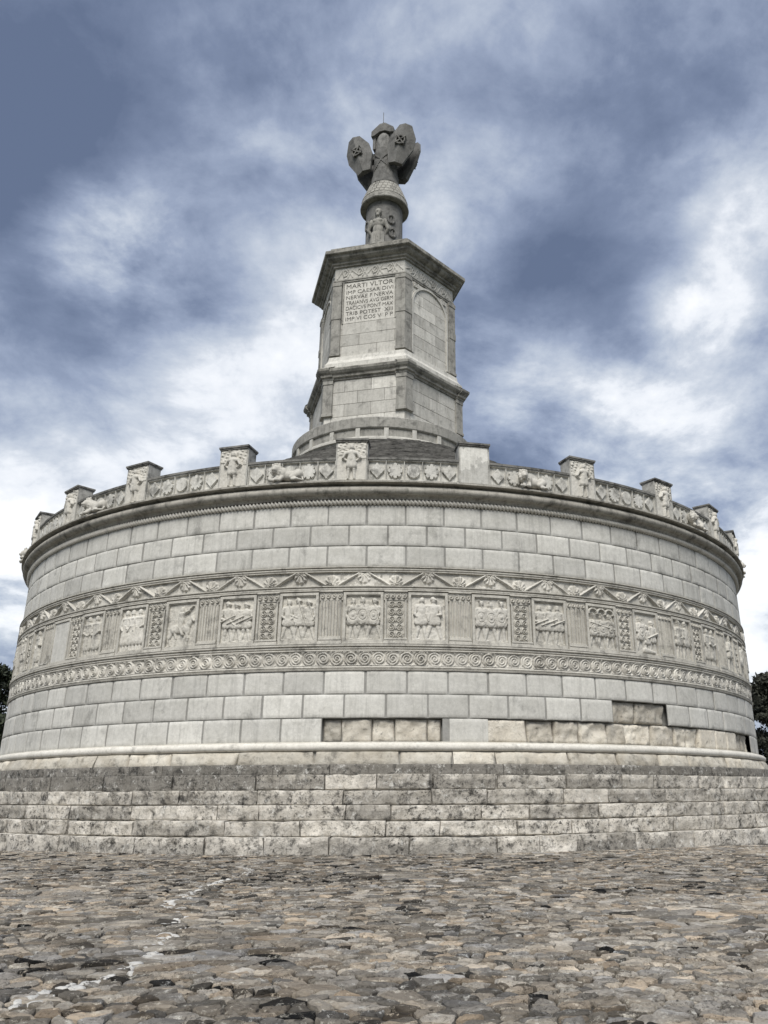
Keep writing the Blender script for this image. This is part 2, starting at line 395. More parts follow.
for k in range(-11, 12):
    c0 = PH-PP/2+k*PP       # metope k centred between pilasters k-1 and k
    rg = np.random.default_rng(100+k)
    mb = MB()
    a, b = c0-MW/2, c0+MW/2; fr = .28
    def strip(u0, u1, z0, z1, h): 
        nu = max(3, int((u1-u0)/.5)+2); H = np.full((4, nu), h); patch(mb, cylmap(18.69), u0, u1, z0, z1, H, -.02, .5)
    z0, z1 = MH
    strip(a, b, z1-.085, z1, .10); strip(a, b, z0, z0+.085, .10); strip(a, a+fr, z0+.085, z1-.085, .10); strip(b-fr, b, z0+.085, z1-.085, .10)
    strip(a+fr, b-fr, z1-.12, z1-.087, .065); strip(a+fr, b-fr, z0+.087, z0+.12, .065)
    strip(a-.05, b+.05, 6.236, z0-.002, .13)
    fo = mb.build('metope', M['frieze'], mon)
    if k in labels: fo['label'] = labels[k]
    nx, ny = (96, 124) if abs(c0) < 50 else (54, 70)
    X, Y = np.meshgrid(np.linspace(-fw/2, fw/2, nx), np.linspace(0, fh, ny)); H = np.zeros_like(X)
    sct = scenes.get(k, ['three', 'spear'])
    if sct[0] == 'three':
        for q, xx in enumerate((-.34, 0, .34)): H = soldier(H, X, Y, xx+rg.uniform(-.02, .02), 1.34+rg.uniform(-.04, .04), sct[1], rg)
    elif sct[0] == 'robed3':
        for xx in (-.33, 0.0, .33): H = soldier(H, X, Y, xx, 1.42, 'robed', rg)
    elif sct[0] == 'two':
        for xx in (-.24, .24): H = soldier(H, X, Y, xx, 1.42, sct[1], rg)
    elif sct[0] == 'twowalk':
        for xx in (-.24, .2): H = soldier(H, X, Y, xx, 1.40, 'plain', rg)
    elif sct[0] == 'one': H = soldier(H, X, Y, 0, 1.42, sct[1], rg)
    elif sct[0] == 'horse': H = horse(H, X, Y, 0, rg)*.8
    elif sct[0] == 'arches':
        for xx in (-.36, 0, .36):
            H = soldier(H, X, Y, xx, 1.2, 'shield', rg)
            rr = np.hypot(X-xx, Y-1.28); H = np.maximum(H, .11*((rr > .15) & (rr < .21) & (Y > 1.26)))
        H = caps(H, X, Y, (-.5, .95), (.5, .75), .03, .03, .04, .1)
    elif sct[0] == 'crowd':
        H = soldier(H, X, Y, -.3, 1.3, 'shield', rg); H = soldier(H, X, Y, .32, 1.2, 'sword', rg); H = soldier(H, X, Y, .02, 1.05, 'plain', rg, .02)
        H = caps(H, X, Y, (-.1, .15), (.35, .1), .11, .06, .07, .03)
    if sct[0] != 'blank':
        H = np.maximum(H, 0) + .018*fbm(X*9, Y*9, X*0+k, 7, 3)
        H[0] = np.maximum(H[0], 0)
    else: H += .05
    mb = MB(); zz0 = z0+.12
    xm = (MW-2*fr)/2
    patch(mb, cylmap(18.70), c0-xm, c0+xm, z0+.0865, z1-.0865, H*1.0, -.015, {-4: .75, 1: .65}.get(k, float(rg.uniform(.5, .75))))
    ro = mb.build('relief_panel', M['facing'] if k == -6 else (M['frieze_light'] if k in (-4, 1, 5, 2) else M['frieze']), fo, True)

# ---- pilasters of the frieze
for k in range(-11, 12):
    c0 = PH+k*PP; hw = 1.1
    scroll = (k % 2 == 0)
    nx, ny = (48, 110) if abs(c0) < 55 else (30, 60)
    X, Y = np.meshgrid(np.linspace(-1, 1, nx), np.linspace(0, 1, ny))
    if scroll:
        H = np.full_like(X, .0) + .02
        nrow = 5
        cy = (Y*nrow) % 1-.5; 
        for sx in (-1, 1):
            cx = (X-sx*.38)/.36; r = np.hypot(cx, cy/.52*1.0)
            th = np.arctan2(cy, cx*sx)
            H = np.maximum(H, .02+.06*np.clip((1-r)/.15, 0, 1)*(.5+.5*np.cos(2*PI*r/.5-th)))
        H = np.maximum(H, .07*np.clip((.09-np.abs(X))/.04, 0, 1)*(np.abs(cy) < .3))
        H = np.where((np.abs(X) > .86), .085, H)
    else:
        H = .035+.055*np.clip(np.cos(X*PI*7.0)*1.4+.35, 0, 1)
        H = np.where(Y < .05, .09, H)
    mb = MB(); patch(mb, cylmap(18.695), c0-hw, c0+hw, 6.43, 7.72, H, -.02, float(rng.uniform(.35, .6)))
    po = mb.build('frieze_pilaster', M['frieze'], mon, True, 50)
    po['label'] = 'frieze pilaster carved with scrolling vine' if scroll else 'fluted frieze pilaster'
    mb = MB(); X, Y = np.meshgrid(np.linspace(-1, 1, 40), np.linspace(0, 1, 24))
    H = .05+.02*Y
    for i in range(4):
        cx = -.75+i*.5; r = np.hypot((X-cx)/.24, (Y-.45)/.42); H = np.maximum(H, .05+.07*np.clip((1-r)/.3, 0, 1)*(.5+.5*np.cos(r*9-np.arctan2(Y-.45, X-cx))))
    H = np.where(Y > .87, .13, H)
    patch(mb, cylmap(18.695), c0-hw-.1, c0+hw+.1, 7.722, 8.03, H, -.02, .5); mb.build('capital', M['frieze'], po, True, 50)
    mb = MB()
    for z0, z1, h, e in ((6.236, 6.32, .14, .15), (6.322, 6.375, .11, .09), (6.377, 6.428, .13, .06)):
        patch(mb, cylmap(18.695), c0-hw-e, c0+hw+e, z0, z1, np.full((3, 6), h), -.02, .6)
    mb.build('pilaster_base', M['frieze'], po)

# ---- rope moulding and cornice
nseg = 3800; t = np.linspace(-TM-10, TM+10, nseg); a = np.linspace(-PI/2, PI/2, 8)
T, A = np.meshgrid(t, a)
tw = .5+.5*np.cos(T*2*PI/.42 + A*1.9)
rr = .055+.07*tw**.8
mb = MB(); mb.grid(cyl(T, 18.76+rr*np.cos(A)*1.2, 11.235+rr*np.sin(A)), .75); mb.build('rope_moulding', M['frieze_light'], mon, True)
mb = MB()
pr = [(18.6, 11.335), (18.86, 11.335), (18.86, 11.365), (18.90, 11.40)]
pr += [(18.92+.17*math.cos(x_)*1.25, 11.60+.17*math.sin(x_)) for x_ in np.linspace(-PI*.5, PI*.42, 12)]
pr += [(18.95, 11.79), (19.02, 11.81), (19.18, 11.825), (19.22, 11.84), (19.22, 11.90), (19.15, 11.925), (18.7, 12.02)]
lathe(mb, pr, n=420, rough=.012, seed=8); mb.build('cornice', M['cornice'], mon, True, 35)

# ---- parapet with shaped panels, coping, merlons
MP = 360/27; M0 = -4.45; mh = 1.75
def par_shape(kind, X, Y):
    r = np.hypot(X, Y); th = np.arctan2(Y, X)
    if kind == 0: return np.abs(X)+np.abs(Y) < .92
    if kind == 1: return r < .80+.12*np.abs(np.cos(th*4))-.1*(np.abs(np.cos(th*4)) < .3)
    return r < .82
seq = [0, 1, 2, 1, 0]
for k in range(-7, 8):
    s = M0+k*MP+mh; e = M0+(k+1)*MP-mh
    nx, ny = 200, 40
    U, Y = np.meshgrid(np.linspace(0, 5, nx), np.linspace(-1.25, 1.25, ny))
    ki = np.clip(U.astype(int), 0, 4); X = (U-ki-.5)*2.25
    H = np.zeros_like(U)
    for q in range(5):
        m = ki == q; H = np.where(m & par_shape(seq[q], X, Y/1.02), .085, H)
    H = np.where((np.abs(X) > 1.06), .09, H); H = np.where(np.abs(Y) > 1.10, .09, H)
    H += .01*fbm(U*5, Y*3, U*0+k, 9)
    mb = MB(); patch(mb, cylmap(18.84), s, e, 11.99, 12.80, H, -.4, float(rng.uniform(.6, .95)))
    po = mb.build('parapet_panel', M['parapet'], mon, True, 30)
    mb = MB(); patch(mb, cylmap(18.84), s, e, 12.80, 12.885, np.full((3, 16), .13), -.45, .5)
    mb.build('coping', M['cap'], po)
def merlon_relief(var, rg):
    nx, ny = 56, 84
    X, Y = np.meshgrid(np.linspace(-.5, .5, nx), np.linspace(0, 1.40, ny)); H = np.zeros_like(X)
    if var == 'plain': return H+.0+.01*fbm(X*5, Y*5, X*0, 3)
    H = .02*np.clip(fbm(X*7, Y*7, X*0+var, 5)*4, 0, 1)*(Y > .8)+H        # tree boughs behind the captive
    H += .03*np.clip(np.cos(X*26+Y*17)*np.cos(Y*30-X*9), 0, 1)*(Y > .95)*(np.abs(X) > .12)
    s = 1.3; y0 = .03
    for sg in (-1, 1):
        H = caps(H, X, Y, (sg*.11, y0), (sg*.09, y0+.38), .04, .06, .08); H = caps(H, X, Y, (sg*.09, y0+.34), (sg*.07, y0+.62), .065, .085, .09)
    H = caps(H, X, Y, (-.06, .52), (-.05, .8), .13, .10, .08, .05); H = caps(H, X, Y, (.06, .52), (.05, .8), .13, .10, .08, .05)
    H = caps(H, X, Y, (-.1, .98), (.1, .98), .10, .10, .09, .05); H = caps(H, X, Y, (0, .75), (0, .98), .13, .15, .09, .05)
    for sg in (-1, 1):
        H = caps(H, X, Y, (sg*.19, 1.0), (sg*.29, .8), .06, .05, .08, .03); H = caps(H, X, Y, (sg*.29, .8), (sg*.12, .68), .05, .04, .06, .01)
    H = caps(H, X, Y, (0, 1.08), (0, 1.15), .05, .055, .08, .03); H = caps(H, X, Y, (0, 1.18), (0, 1.23), .085, .08, .11, .03)
    return H*1.2+.008*fbm(X*12, Y*12, X*0+var, 3)
for k in range(-8, 9):
    c0 = M0+k*MP; plain = (k == 1)
    mb = MB(); hw = 1.72
    g = 24
    patch(mb, cylmap(18.86), c0-hw, c0+hw, 11.97, 13.46, np.full((6, 8), .12), -.42, .5)
    # back and top of the block
    mb.box(Matrix.Rotation(R_(c0), 4, 'Z'), -.55, .55, -18.80, -18.36, 11.99, 13.455, .5)
    mo = mb.build('merlon', M['parapet'], mon)
    mb = MB(); patch(mb, cylmap(18.985), c0-1.55, c0+1.55, 12.0, 13.42, merlon_relief('plain' if plain else k % 5, rng), -.01, (lambda: (lambda X_, Y_: np.where(Y_ > 9+24*(.5+.35*(X_ > 20)+.25*(X_ > 34))+16*fbm(X_*.09, Y_*.09, X_*0, 3), 1.0, .28).reshape(-1))(*np.meshgrid(np.arange(58), np.arange(86)*.62)))() if plain else .62)
    co = mb.build('carved_captive' if not plain else 'patched_face', M['facing'] if plain else M['frieze_light'], mo, True)
    mb = MB()
    rot = Matrix.Rotation(R_(c0), 4, 'Z')
    mb.box(rot, -.575, .575, -19.035, -18.32, 13.462, 13.51); mb.box(rot, -.60, .60, -19.065, -18.30, 13.512, 13.58)
    mb.build('merlon_cap', M['cap'], mo)
mb = MB(); lathe(mb, [(18.42, 12.0), (18.42, 12.79)], n=200); mb.build('parapet_inner_face', M['mortar'], mon, True)

# ---- voxel helper: many lumps become one continuous carved mesh
def lumps(specs, name, mat, voxel, tint=.6, smooth=3):
    bm = bmesh.new()
    for sp in specs:
        if sp[0] == 'e':
            _, c, r, rot = sp
            m = Matrix.Translation(Vector(c)) @ rot.to_4x4() @ Matrix.Diagonal((*r, 1))
            bmesh.ops.create_icosphere(bm, subdivisions=3, radius=1, matrix=m)
        elif sp[0] == 'c':
            _, a, b, ra, rb = sp
            a = Vector(a); b = Vector(b); d = b-a
            q = Vector((0, 0, 1)).rotation_difference(d)
            m = Matrix.Translation((a+b)/2) @ q.to_matrix().to_4x4()
            bmesh.ops.create_cone(bm, cap_ends=True, segments=14, radius1=ra, radius2=rb, depth=d.length, matrix=m)
            bmesh.ops.create_icosphere(bm, subdivisions=2, radius=ra, matrix=Matrix.Translation(a))
            bmesh.ops.create_icosphere(bm, subdivisions=2, radius=rb, matrix=Matrix.Translation(b))
    me = bpy.data.meshes.new(name); bm.to_mesh(me); bm.free()
    o = bpy.data.objects.new('tmp', me); COL.objects.link(o)
    rm = o.modifiers.new('r', 'REMESH'); rm.mode = 'VOXEL'; rm.voxel_size = voxel
    sm = o.modifiers.new('s', 'SMOOTH'); sm.iterations = smooth; sm.factor = .5
    dg = bpy.context.evaluated_depsgraph_get(); dg.update()
    out = bpy.data.meshes.new_from_object(o.evaluated_get(dg)); out.name = name
    bpy.data.objects.remove(o, do_unlink=True)
    out.materials.clear(); out.materials.append(mat)
    at = out.attributes.new('tint', 'FLOAT', 'POINT'); at.data.foreach_set('value', [tint]*len(out.vertices))
    out.polygons.foreach_set('use_smooth', [True]*len(out.polygons))
    return out
I3 = Matrix.Identity(3)
def rotx(a): return Matrix.Rotation(R_(a), 3, 'X')
def roty(a): return Matrix.Rotation(R_(a), 3, 'Y')
def rotz(a): return Matrix.Rotation(R_(a), 3, 'Z')
# lion waterspout: lies along the wall, x to its right, front towards -y, head at -x turned outwards
lion = [('e', (.05, 0, .27), (.40, .16, .17), I3), ('e', (-.20, -.03, .33), (.20, .19, .22), I3),
        ('e', (.36, -.02, .27), (.19, .18, .21), roty(20)), ('e', (-.38, -.10, .42), (.19, .19, .21), I3),
        ('e', (-.42, -.24, .43), (.12, .12, .13), I3), ('e', (-.43, -.34, .38), (.075, .09, .06), I3), ('e', (-.43, -.31, .31), (.06, .07, .035), I3),
        ('e', (-.53, -.16, .60), (.05, .04, .06), I3), ('e', (-.28, -.16, .61), (.05, .04, .06), I3),
        ('c', (-.32, -.12, .20), (-.44, -.24, .06), .08, .06), ('c', (-.44, -.24, .055), (-.56, -.30, .05), .06, .05),
        ('c', (-.18, -.14, .18), (-.22, -.26, .06), .08, .06), ('c', (-.22, -.26, .055), (-.34, -.33, .05), .055, .05),
        ('c', (.40, -.12, .26), (.18, -.22, .14), .13, .08), ('c', (.18, -.22, .13), (.42, -.26, .05), .065, .05), ('c', (.42, -.26, .05), (.24, -.30, .045), .055, .05),
        ('c', (.52, 0, .20), (.60, -.14, .06), .035, .03), ('c', (.60, -.14, .05), (.40, -.34, .04), .03, .035)]
for j in range(14):
    an = j/14*2*PI
    lion.append(('e', (-.40+.17*math.cos(an), -.16+.03*math.sin(an*3), .43+.18*math.sin(an)), (.055, .07, .055), I3))
lme = lumps(lion, 'lion', M['frieze_light'], .018, .5, 2)
lion0 = None
for k in (-5, -3, -1, 1, 3, 5):
    c0 = M0+(k+.5)*MP + (0 if k != -1 else -.2)
    o = link('lion_waterspout', lme, mon)
    pos = cyl(np.array([c0]), 18.98, 11.94)[0]
    o.location = pos; o.rotation_euler = (0, 0, R_(c0)); o.scale = (1.0, 1.0, 1.12)

# ---- conical roof of the drum in shingle rows, seen over the parapet
mb = MB(); pr = []
nr = 46
for i in range(nr):
    f0, f1 = i/nr, (i+1)/nr
    r0, r1 = 18.3+(5.4-18.3)*f0, 18.3+(5.4-18.3)*f1
    z0, z1 = 12.3+(19.95-12.3)*f0, 12.3+(19.95-12.3)*f1
    pr += [(r0+.02, z0+.06), (r1, z1-.02)]
lathe(mb, pr, -120, 120, n=420, c=(0, 0), rough=.10, seed=31); mb.build('drum_roof', M['roofshingle'], mon)

# ================================================================== tower
OX = -.59; PHI = 14.54
def corner(R, k): a = R_(PHI+(k-2)*60); return Vector((OX+R*math.sin(a), -R*math.cos(a), 0))
def facemap(R, k):
    """face between corner k and k+1, u metres from corner k"""
    A, B = corner(R, k), corner(R, k+1); d = (B-A).normalized(); n = Vector((d.y, -d.x, 0))
    def f(U, H, Z): return np.stack([A.x+d.x*U+n.x*H, A.y+d.y*U+n.y*H, Z+0*U], -1)
    return f
def outline(R, brk=0, bw=.62):
    P = []
    for k in range(6):
        c = corner(R, k)
        if not brk: P.append(c); continue
        A, B = corner(R, k-1), corner(R, k+1)
        d1 = (A-c).normalized(); d2 = (B-c).normalized(); n1 = Vector((-d1.y, d1.x, 0)); n2 = Vector((d2.y, -d2.x, 0))
        if n1.dot(c-Vector((OX, 0, 0))) < 0: n1 = -n1
        if n2.dot(c-Vector((OX, 0, 0))) < 0: n2 = -n2
        ce = Vector((OX, 0, 0))+(c-Vector((OX, 0, 0)))*((R+brk/math.cos(PI/6))/R)
        P += [c+d1*bw, c+d1*bw+n1*brk, ce, c+d2*bw+n2*brk, c+d2*bw]
    return P
def hexlathe(mb, prof, brk=0, tint=.5, cap=False):
    rows = [[(p.x, p.y, z) for p in outline(R, brk)] for R, z in prof]
    mb.grid(np.array(rows), tint, close_u=True)
    if cap:
        n = len(rows[-1]); mb.add(np.array(rows[-1]), [tuple(range(n))], tint)

# round base
mb = MB(); c = (OX, 0)
lathe(mb, [(5.35, 19.2), (5.62, 19.82), (5.62, 19.95), (5.50, 19.96), (5.50, 20.56), (5.58, 20.57), (5.62, 20.62), (5.62, 21.18), (5.56, 21.25), (4.2, 21.32)], n=200, c=c, rough=.015, seed=4)
rb = mb.build('round_base', M['tower_dark'], mon, True, 30)
mb = MB()
for k in range(-6, 7):
    a = 2+k*16.36
    P = lambda U, H, Z: np.stack([OX+(5.5+H)*np.sin(np.radians(U)), -(5.5+H)*np.cos(np.radians(U)), Z+0*U], -1)
    patch(mb, P, a-1.3, a+1.3, 19.955, 20.565, np.full((3, 4), .10), -.02)
    patch(mb, P, a+1.3, a+15.06, 19.955, 20.06, np.full((3, 8), .10), -.02, .75)
mb.build('panel_frame', M['tower'], rb)
mb = MB(); lathe(mb, [(5.60, 19.80), (5.70, 19.83), (5.70, 19.93), (5.52, 19.99)], n=160, c=c); mb.build('base_band', M['tower'], rb, True, 30)

def ashlar(name, R, k, z0, z1, rows, u0, u1, parent, mat, joints=2.6, mask=None, depth=.0):
    mb = MB(); f = facemap(R, k); hz = (z1-z0)/rows
    for r in range(rows):
        off = (.5 if r % 2 else 0.)
        n = max(1, round((u1-u0)/joints)); w = (u1-u0)/n
        xs = [u0]+[u0+(i+off+.25)*w for i in range(n+1) if u0+.25 < u0+(i+off+.25)*w < u1-.25]+[u1]
        for a, b in zip(xs[:-1], xs[1:]):
            H = np.zeros((3, 3))+rng.normal(0, .004); g = .014
            patch(mb, f, a+g, b-g, z0+r*hz+g, z0+(r+1)*hz-g, H+depth, depth-.05, float(np.clip(rng.normal(.55, .2), 0, 1)))
    return mb.build(name, M[mat], parent)

# lower storey
mb = MB(); hexlathe(mb, [(4.86, 21.1), (4.86, 24.5)], cap=True); ls = mb.build('lower_storey', M['tower_dark'], mon)
for k in range(6): ashlar('ashlar_face', 4.90, k, 21.30, 24.49, 4, .02, 4.88, ls, 'tower', 1.7)
def tower_pilaster(R, k, z0, z1, w, h, parent, mat, bands=()):
    mb = MB()
    def ring(z, hh, ww):
        c_ = corner(R, k); A = corner(R, k-1); B = corner(R, k+1); o = Vector((OX, 0, 0))
        d1 = (A-c_).normalized(); d2 = (B-c_).normalized(); n1 = Vector((-d1.y, d1.x, 0)); n2 = Vector((d2.y, -d2.x, 0))
        if n1.dot(c_-o) < 0: n1 = -n1
        if n2.dot(c_-o) < 0: n2 = -n2
        ce = o+(c_-o)*((R+hh/math.cos(PI/6))/R); i_ = o+(c_-o)*((R-.2)/R)
        P = [c_+d1*ww-n1*.05, c_+d1*ww+n1*hh, ce, c_+d2*ww+n2*hh, c_+d2*ww-n2*.05, i_]
        return [(p.x, p.y, z) for p in P]
    pr = [(z0, h+.05, w+.03), (z0+.16, h+.05, w+.03), (z0+.2, h, w)]
    for zb in bands: pr += [(zb, h, w), (zb+.02, h+.035, w+.02), (zb+.5, h+.035, w+.02), (zb+.52, h, w)]
    pr += [(z1-.3, h, w), (z1-.26, h+.04, w+.02), (z1, h+.04, w+.02)]
    rows = np.array([ring(*q) for q in pr]); mb.grid(rows, .5, True)
    mb.add(rows[0], [(0, 1, 2, 3, 4, 5)]); mb.add(rows[-1], [(5, 4, 3, 2, 1, 0)])
    return mb.build('corner_pilaster', M[mat], parent)
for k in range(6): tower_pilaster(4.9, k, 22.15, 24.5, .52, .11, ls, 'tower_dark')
# lower cornice with breaks over the pilasters, and its sloping ledge
mb = MB()
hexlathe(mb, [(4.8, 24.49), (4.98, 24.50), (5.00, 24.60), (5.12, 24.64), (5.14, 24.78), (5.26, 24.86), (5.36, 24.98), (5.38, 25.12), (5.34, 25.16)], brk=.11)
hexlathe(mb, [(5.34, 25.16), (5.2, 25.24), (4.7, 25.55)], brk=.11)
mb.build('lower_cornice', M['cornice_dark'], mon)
mb = MB(); hexlathe(mb, [(5.02, 25.30), (5.02, 25.62), (4.93, 25.68), (4.74, 25.95), (4.70, 26.22), (4.3, 26.28)], tint=.8)
mb.build('sloping_ledge', M['tower'], mon)
# upper storey
mb = MB(); hexlathe(mb, [(4.47, 26.0), (4.47, 32.75)], cap=True); us = mb.build('upper_storey', M['tower_dark'], mon)
def slab(mb, f, u0, u1, z0, z1, h, back=-.05, tint=.6, n=(3, 3)): patch(mb, f, u0, u1, z0, z1, np.full(n, h), back, tint)
for k in range(6):
    f = facemap(4.5, k)
    # carved weapon frieze
    nx, ny = 150, 36
    X, Y = np.meshgrid(np.linspace(0, 4.5, nx), np.linspace(0, .92, ny)); H = np.zeros_like(X); rg = np.random.default_rng(50+k)
    for i in range(13):
        cx = .35+i*.32; kk = i % 3
        a_ = rg.uniform(-.9, .9)
        if kk == 0: H = caps(H, X, Y, (cx-.2, .46-.4*a_), (cx+.2, .46+.4*a_), .05, .03, .03, .02)
        elif kk == 1: H = np.where(np.abs(np.hypot((X-cx)/.7, Y-.5)-.22) < .05, .05, H); H = caps(H, X, Y, (cx-.1, .2), (cx+.12, .75), .03, .03, .02, .04)
        else: H = caps(H, X, Y, (cx-.15, .8), (cx+.15, .15), .04, .04, .03, .02); H = caps(H, X, Y, (cx+.15, .8), (cx-.15, .15), .04, .04, .03, .02)
    mb = MB(); patch(mb, f, .0, 4.5, 31.80, 32.72, H, -.05, .5); mb.build('weapon_frieze', M['tower'], us, True, 50)
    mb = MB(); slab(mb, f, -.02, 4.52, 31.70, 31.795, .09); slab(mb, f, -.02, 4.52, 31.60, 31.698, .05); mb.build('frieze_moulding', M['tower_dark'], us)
    if k == 1 or k % 2 == 1:
        ashlar('ashlar_face', 4.50, k, 26.22, 28.6, 3, .02, 4.48, us, 'tower', 2.2)
        mb = MB(); slab(mb, f, .64, 3.90, 28.62, 31.58, -.01, -.06, .75); so = mb.build('inscription_slab', M['tower'], us)
        mb = MB()
        slab(mb, f, .56, .635, 28.6, 31.59, .05); slab(mb, f, 3.905, 3.98, 28.6, 31.59, .05)
        mb.build('slab_frame', M['tower_dark'], so)
        if k == 1:
            lines = ['MARTI VLTOR', 'IMP CAESAR DIVI', 'NERVAE F NERVA', 'TRAIANVS AVG GERM', 'DACICVS PONT MAX', 'TRIB POTEST  XIII', 'IMP VI COS V  P P']
            A, B = corner(4.5, k), corner(4.5, k+1); d = (B-A).normalized(); nn = Vector((d.y, -d.x, 0))
            R3 = Matrix((d, Vector((0, 0, 1)), nn)).transposed()
            for i, s in enumerate(lines):
                cu = bpy.data.curves.new('t', 'FONT'); cu.body = s; cu.size = .40 if i == 0 else .33; cu.extrude = .004; cu.offset = -.001
                to = bpy.data.objects.new('t', cu); COL.objects.link(to)
                dg = bpy.context.evaluated_depsgraph_get(); me = bpy.data.meshes.new_from_object(to.evaluated_get(dg))
                bpy.data.objects.remove(to, do_unlink=True)
                xs = [v.co.x for v in me.vertices]; x_min = min(xs); w = max(xs)-x_min; sx = 3.0/w
                for v in me.vertices: v.co.x = (v.co.x-x_min)*sx; v.co.y *= 1.12
                me.materials.append(M['letter'])
                lo = link('inscription_line', me, so)
                p0 = A+d*.78+nn*(-.002); p0.z = 31.10-i*.385-(0.0 if i else -.02)
                lo.matrix_world = Matrix.Translation(p0) @ R3.to_4x4()
    else:
        # blind arch over ashlar
        ashlar('ashlar_face', 4.50, k, 26.22, 31.55, 7, .02, 4.48, us, 'tower', 2.2, depth=-.0)
        mb = MB(); cx, r, zs = 2.25, 1.52, 29.9
        aa = np.linspace(0, PI, 25)
        inner = [(cx-r*math.cos(x_), zs+r*math.sin(x_)) for x_ in aa]; inner = [(cx-r, 26.4)]+inner+[(cx+r, 26.4)]
        outer = [(cx-(r+.13)*math.cos(x_), zs+(r+.13)*math.sin(x_)) for x_ in aa]; outer = [(cx-r-.13, 26.4)]+outer+[(cx+r+.13, 26.4)]
        rows = []
        for pts, h in ((inner, -.02), (inner, .085), (outer, .085), (outer, -.02)):
            u = np.array([p[0] for p in pts]); z = np.array([p[1] for p in pts]); rows.append(f(u, np.full(len(u), h), z))
        mb.grid(np.array(rows), .6)
        for sx in (-1, 1):        # carved spandrels
            for q in range(4):
                H = np.full((6, 10), .05)+.02*rng.random((6, 10))
            uu = cx+sx*1.25
            patch(mb, f, uu-.22, uu+.22, 31.15, 31.5, .04+.05*rng.random((8, 10)), -.02, .5)
        mb.build('blind_arch', M['tower'], us)
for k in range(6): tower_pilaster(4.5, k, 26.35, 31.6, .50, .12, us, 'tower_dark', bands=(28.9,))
# upper cornice and roof slab
mb = MB()
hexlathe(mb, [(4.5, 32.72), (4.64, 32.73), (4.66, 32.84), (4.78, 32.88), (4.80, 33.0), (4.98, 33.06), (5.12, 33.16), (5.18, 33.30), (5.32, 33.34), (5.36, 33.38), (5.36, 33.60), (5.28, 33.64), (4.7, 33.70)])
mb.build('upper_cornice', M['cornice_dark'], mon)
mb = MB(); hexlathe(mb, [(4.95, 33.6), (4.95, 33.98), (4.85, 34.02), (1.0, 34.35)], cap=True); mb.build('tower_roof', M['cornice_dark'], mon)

# ---- trophy
TX = OX-.27; AZ = -20.
TF = Matrix.Translation((TX, 0, 0)) @ Matrix.Rotation(R_(AZ), 4, 'Z')    # local: -y is the trophy's front
tc = (TX, 0)
mb = MB()
lathe(mb, [(1.36, 34.1), (1.36, 34.6), (1.29, 34.7), (1.27, 40.15)], n=64, c=tc, rough=.01)
# torso / cuirass
prof = [(1.05, 41.95), (.97, 42.5), (.90, 43.1), (.85, 43.7), (.84, 44.4), (.84, 44.9), (.78, 45.2), (.4, 45.25)]
prof = [(np.interp(z_, [p[1] for p in prof[:-1]], [p[0] for p in prof[:-1]]), z_) for z_ in np.linspace(41.95, 45.2, 30)]+[prof[-1]]
lathe(mb, prof, n=110, c=tc, rough=.07, seed=5, tint=.4)
tr = mb.build('trophy', M['trophy'], mon, True, 35)
mb = MB(); 
lathe(mb, [(1.28, 40.02), (1.66, 40.0), (1.70, 40.06), (1.60, 40.55), (1.53, 40.58), (1.50, 40.88), (1.41, 40.90), (1.38, 41.2), (1.29, 41.22), (1.26, 41.52), (1.17, 41.54), (1.13, 41.82), (1.04, 41.84), (1.00, 42.1)], n=90, c=tc, tint=.4, rough=.02, seed=6)
mb.build('collar', M['tower_dark'], tr, True, 30)
mb = MB()     # scale fringes hanging on the collar and straps on the chest
for row, (r, z, n) in enumerate(((1.55, 40.66, 30), (1.44, 40.98, 28), (1.32, 41.30, 26), (1.20, 41.62, 24))):
    for i in range(n):
        a = i*360/n+row*5; P = lambda U, H, Z, r=r: np.stack([TX+(r-(Z-z)*.3+H)*np.sin(np.radians(U)), -(r-(Z-z)*.3+H)*np.cos(np.radians(U)), Z+0*U], -1)
        patch(mb, P, a, a+360/n*.8, z-.13, z+.13, np.full((2, 3), .045), -.05, .6)
mb.build('scale_fringe', M['tower_dark'], tr); mb = MB()
for sx in (-1, 1):
    for i in range(14):
        q = i/13; a = AZ+sx*(-38+76*q); z = 43.3+1.4*q
        P = lambda U, H, Z: np.stack([TX+(.87+H)*np.sin(np.radians(U)), -(.87+H)*np.cos(np.radians(U)), Z+0*U], -1)
        patch(mb, P, a-4, a+4, z-.09, z+.09, np.full((2, 2), .03+.01*(sx > 0)), -.05, .4)
mb.build('armour_strap', M['trophy'], tr)
# head block with niche face and gabled helmet
mb = MB()
mb.box(TF, -.60, .60, -.50, .60, 45.0, 46.9, .5)
hb = mb.build('head_block', M['trophy'], tr)
mb = MB(); lathe(mb, [(.54, 45.2), (.58, 45.8), (.54, 46.3), (.42, 46.6)], n=40, c=(TX+.24*math.sin(R_(AZ)), -.24*math.cos(R_(AZ))), tint=1.); mb.build('face', M['trophy'], hb, True)
mb = MB()
def poly_prism(mb, TFm, pts, y0, y1, tint=.5, sy0=1.):
    n = len(pts)
    V = [TFm @ Vector((x_, y0, z_)) for x_, z_ in pts]+[TFm @ Vector((x_, y1, z_)) for x_, z_ in pts]
    F = [tuple(range(n)), tuple(range(2*n-1, n-1, -1))]+[(i, i+n, (i+1) % n+n, (i+1) % n) for i in range(n)]
    mb.add(np.array([tuple(v) for v in V]), F, tint)
poly_prism(mb, TF, [(-.86, 46.35), (-.84, 46.8), (-.2, 47.35), (.2, 47.35), (.84, 46.8), (.86, 46.35), (.62, 46.4), (.2, 46.65), (-.2, 46.65), (-.62, 46.4)], -.80, .70)
mb.box(TF, -.78, -.58, -.62, .6, 45.3, 46.4); mb.box(TF, .58, .78, -.62, .6, 45.3, 46.4)
mb.build('helmet', M['trophy'], tr)
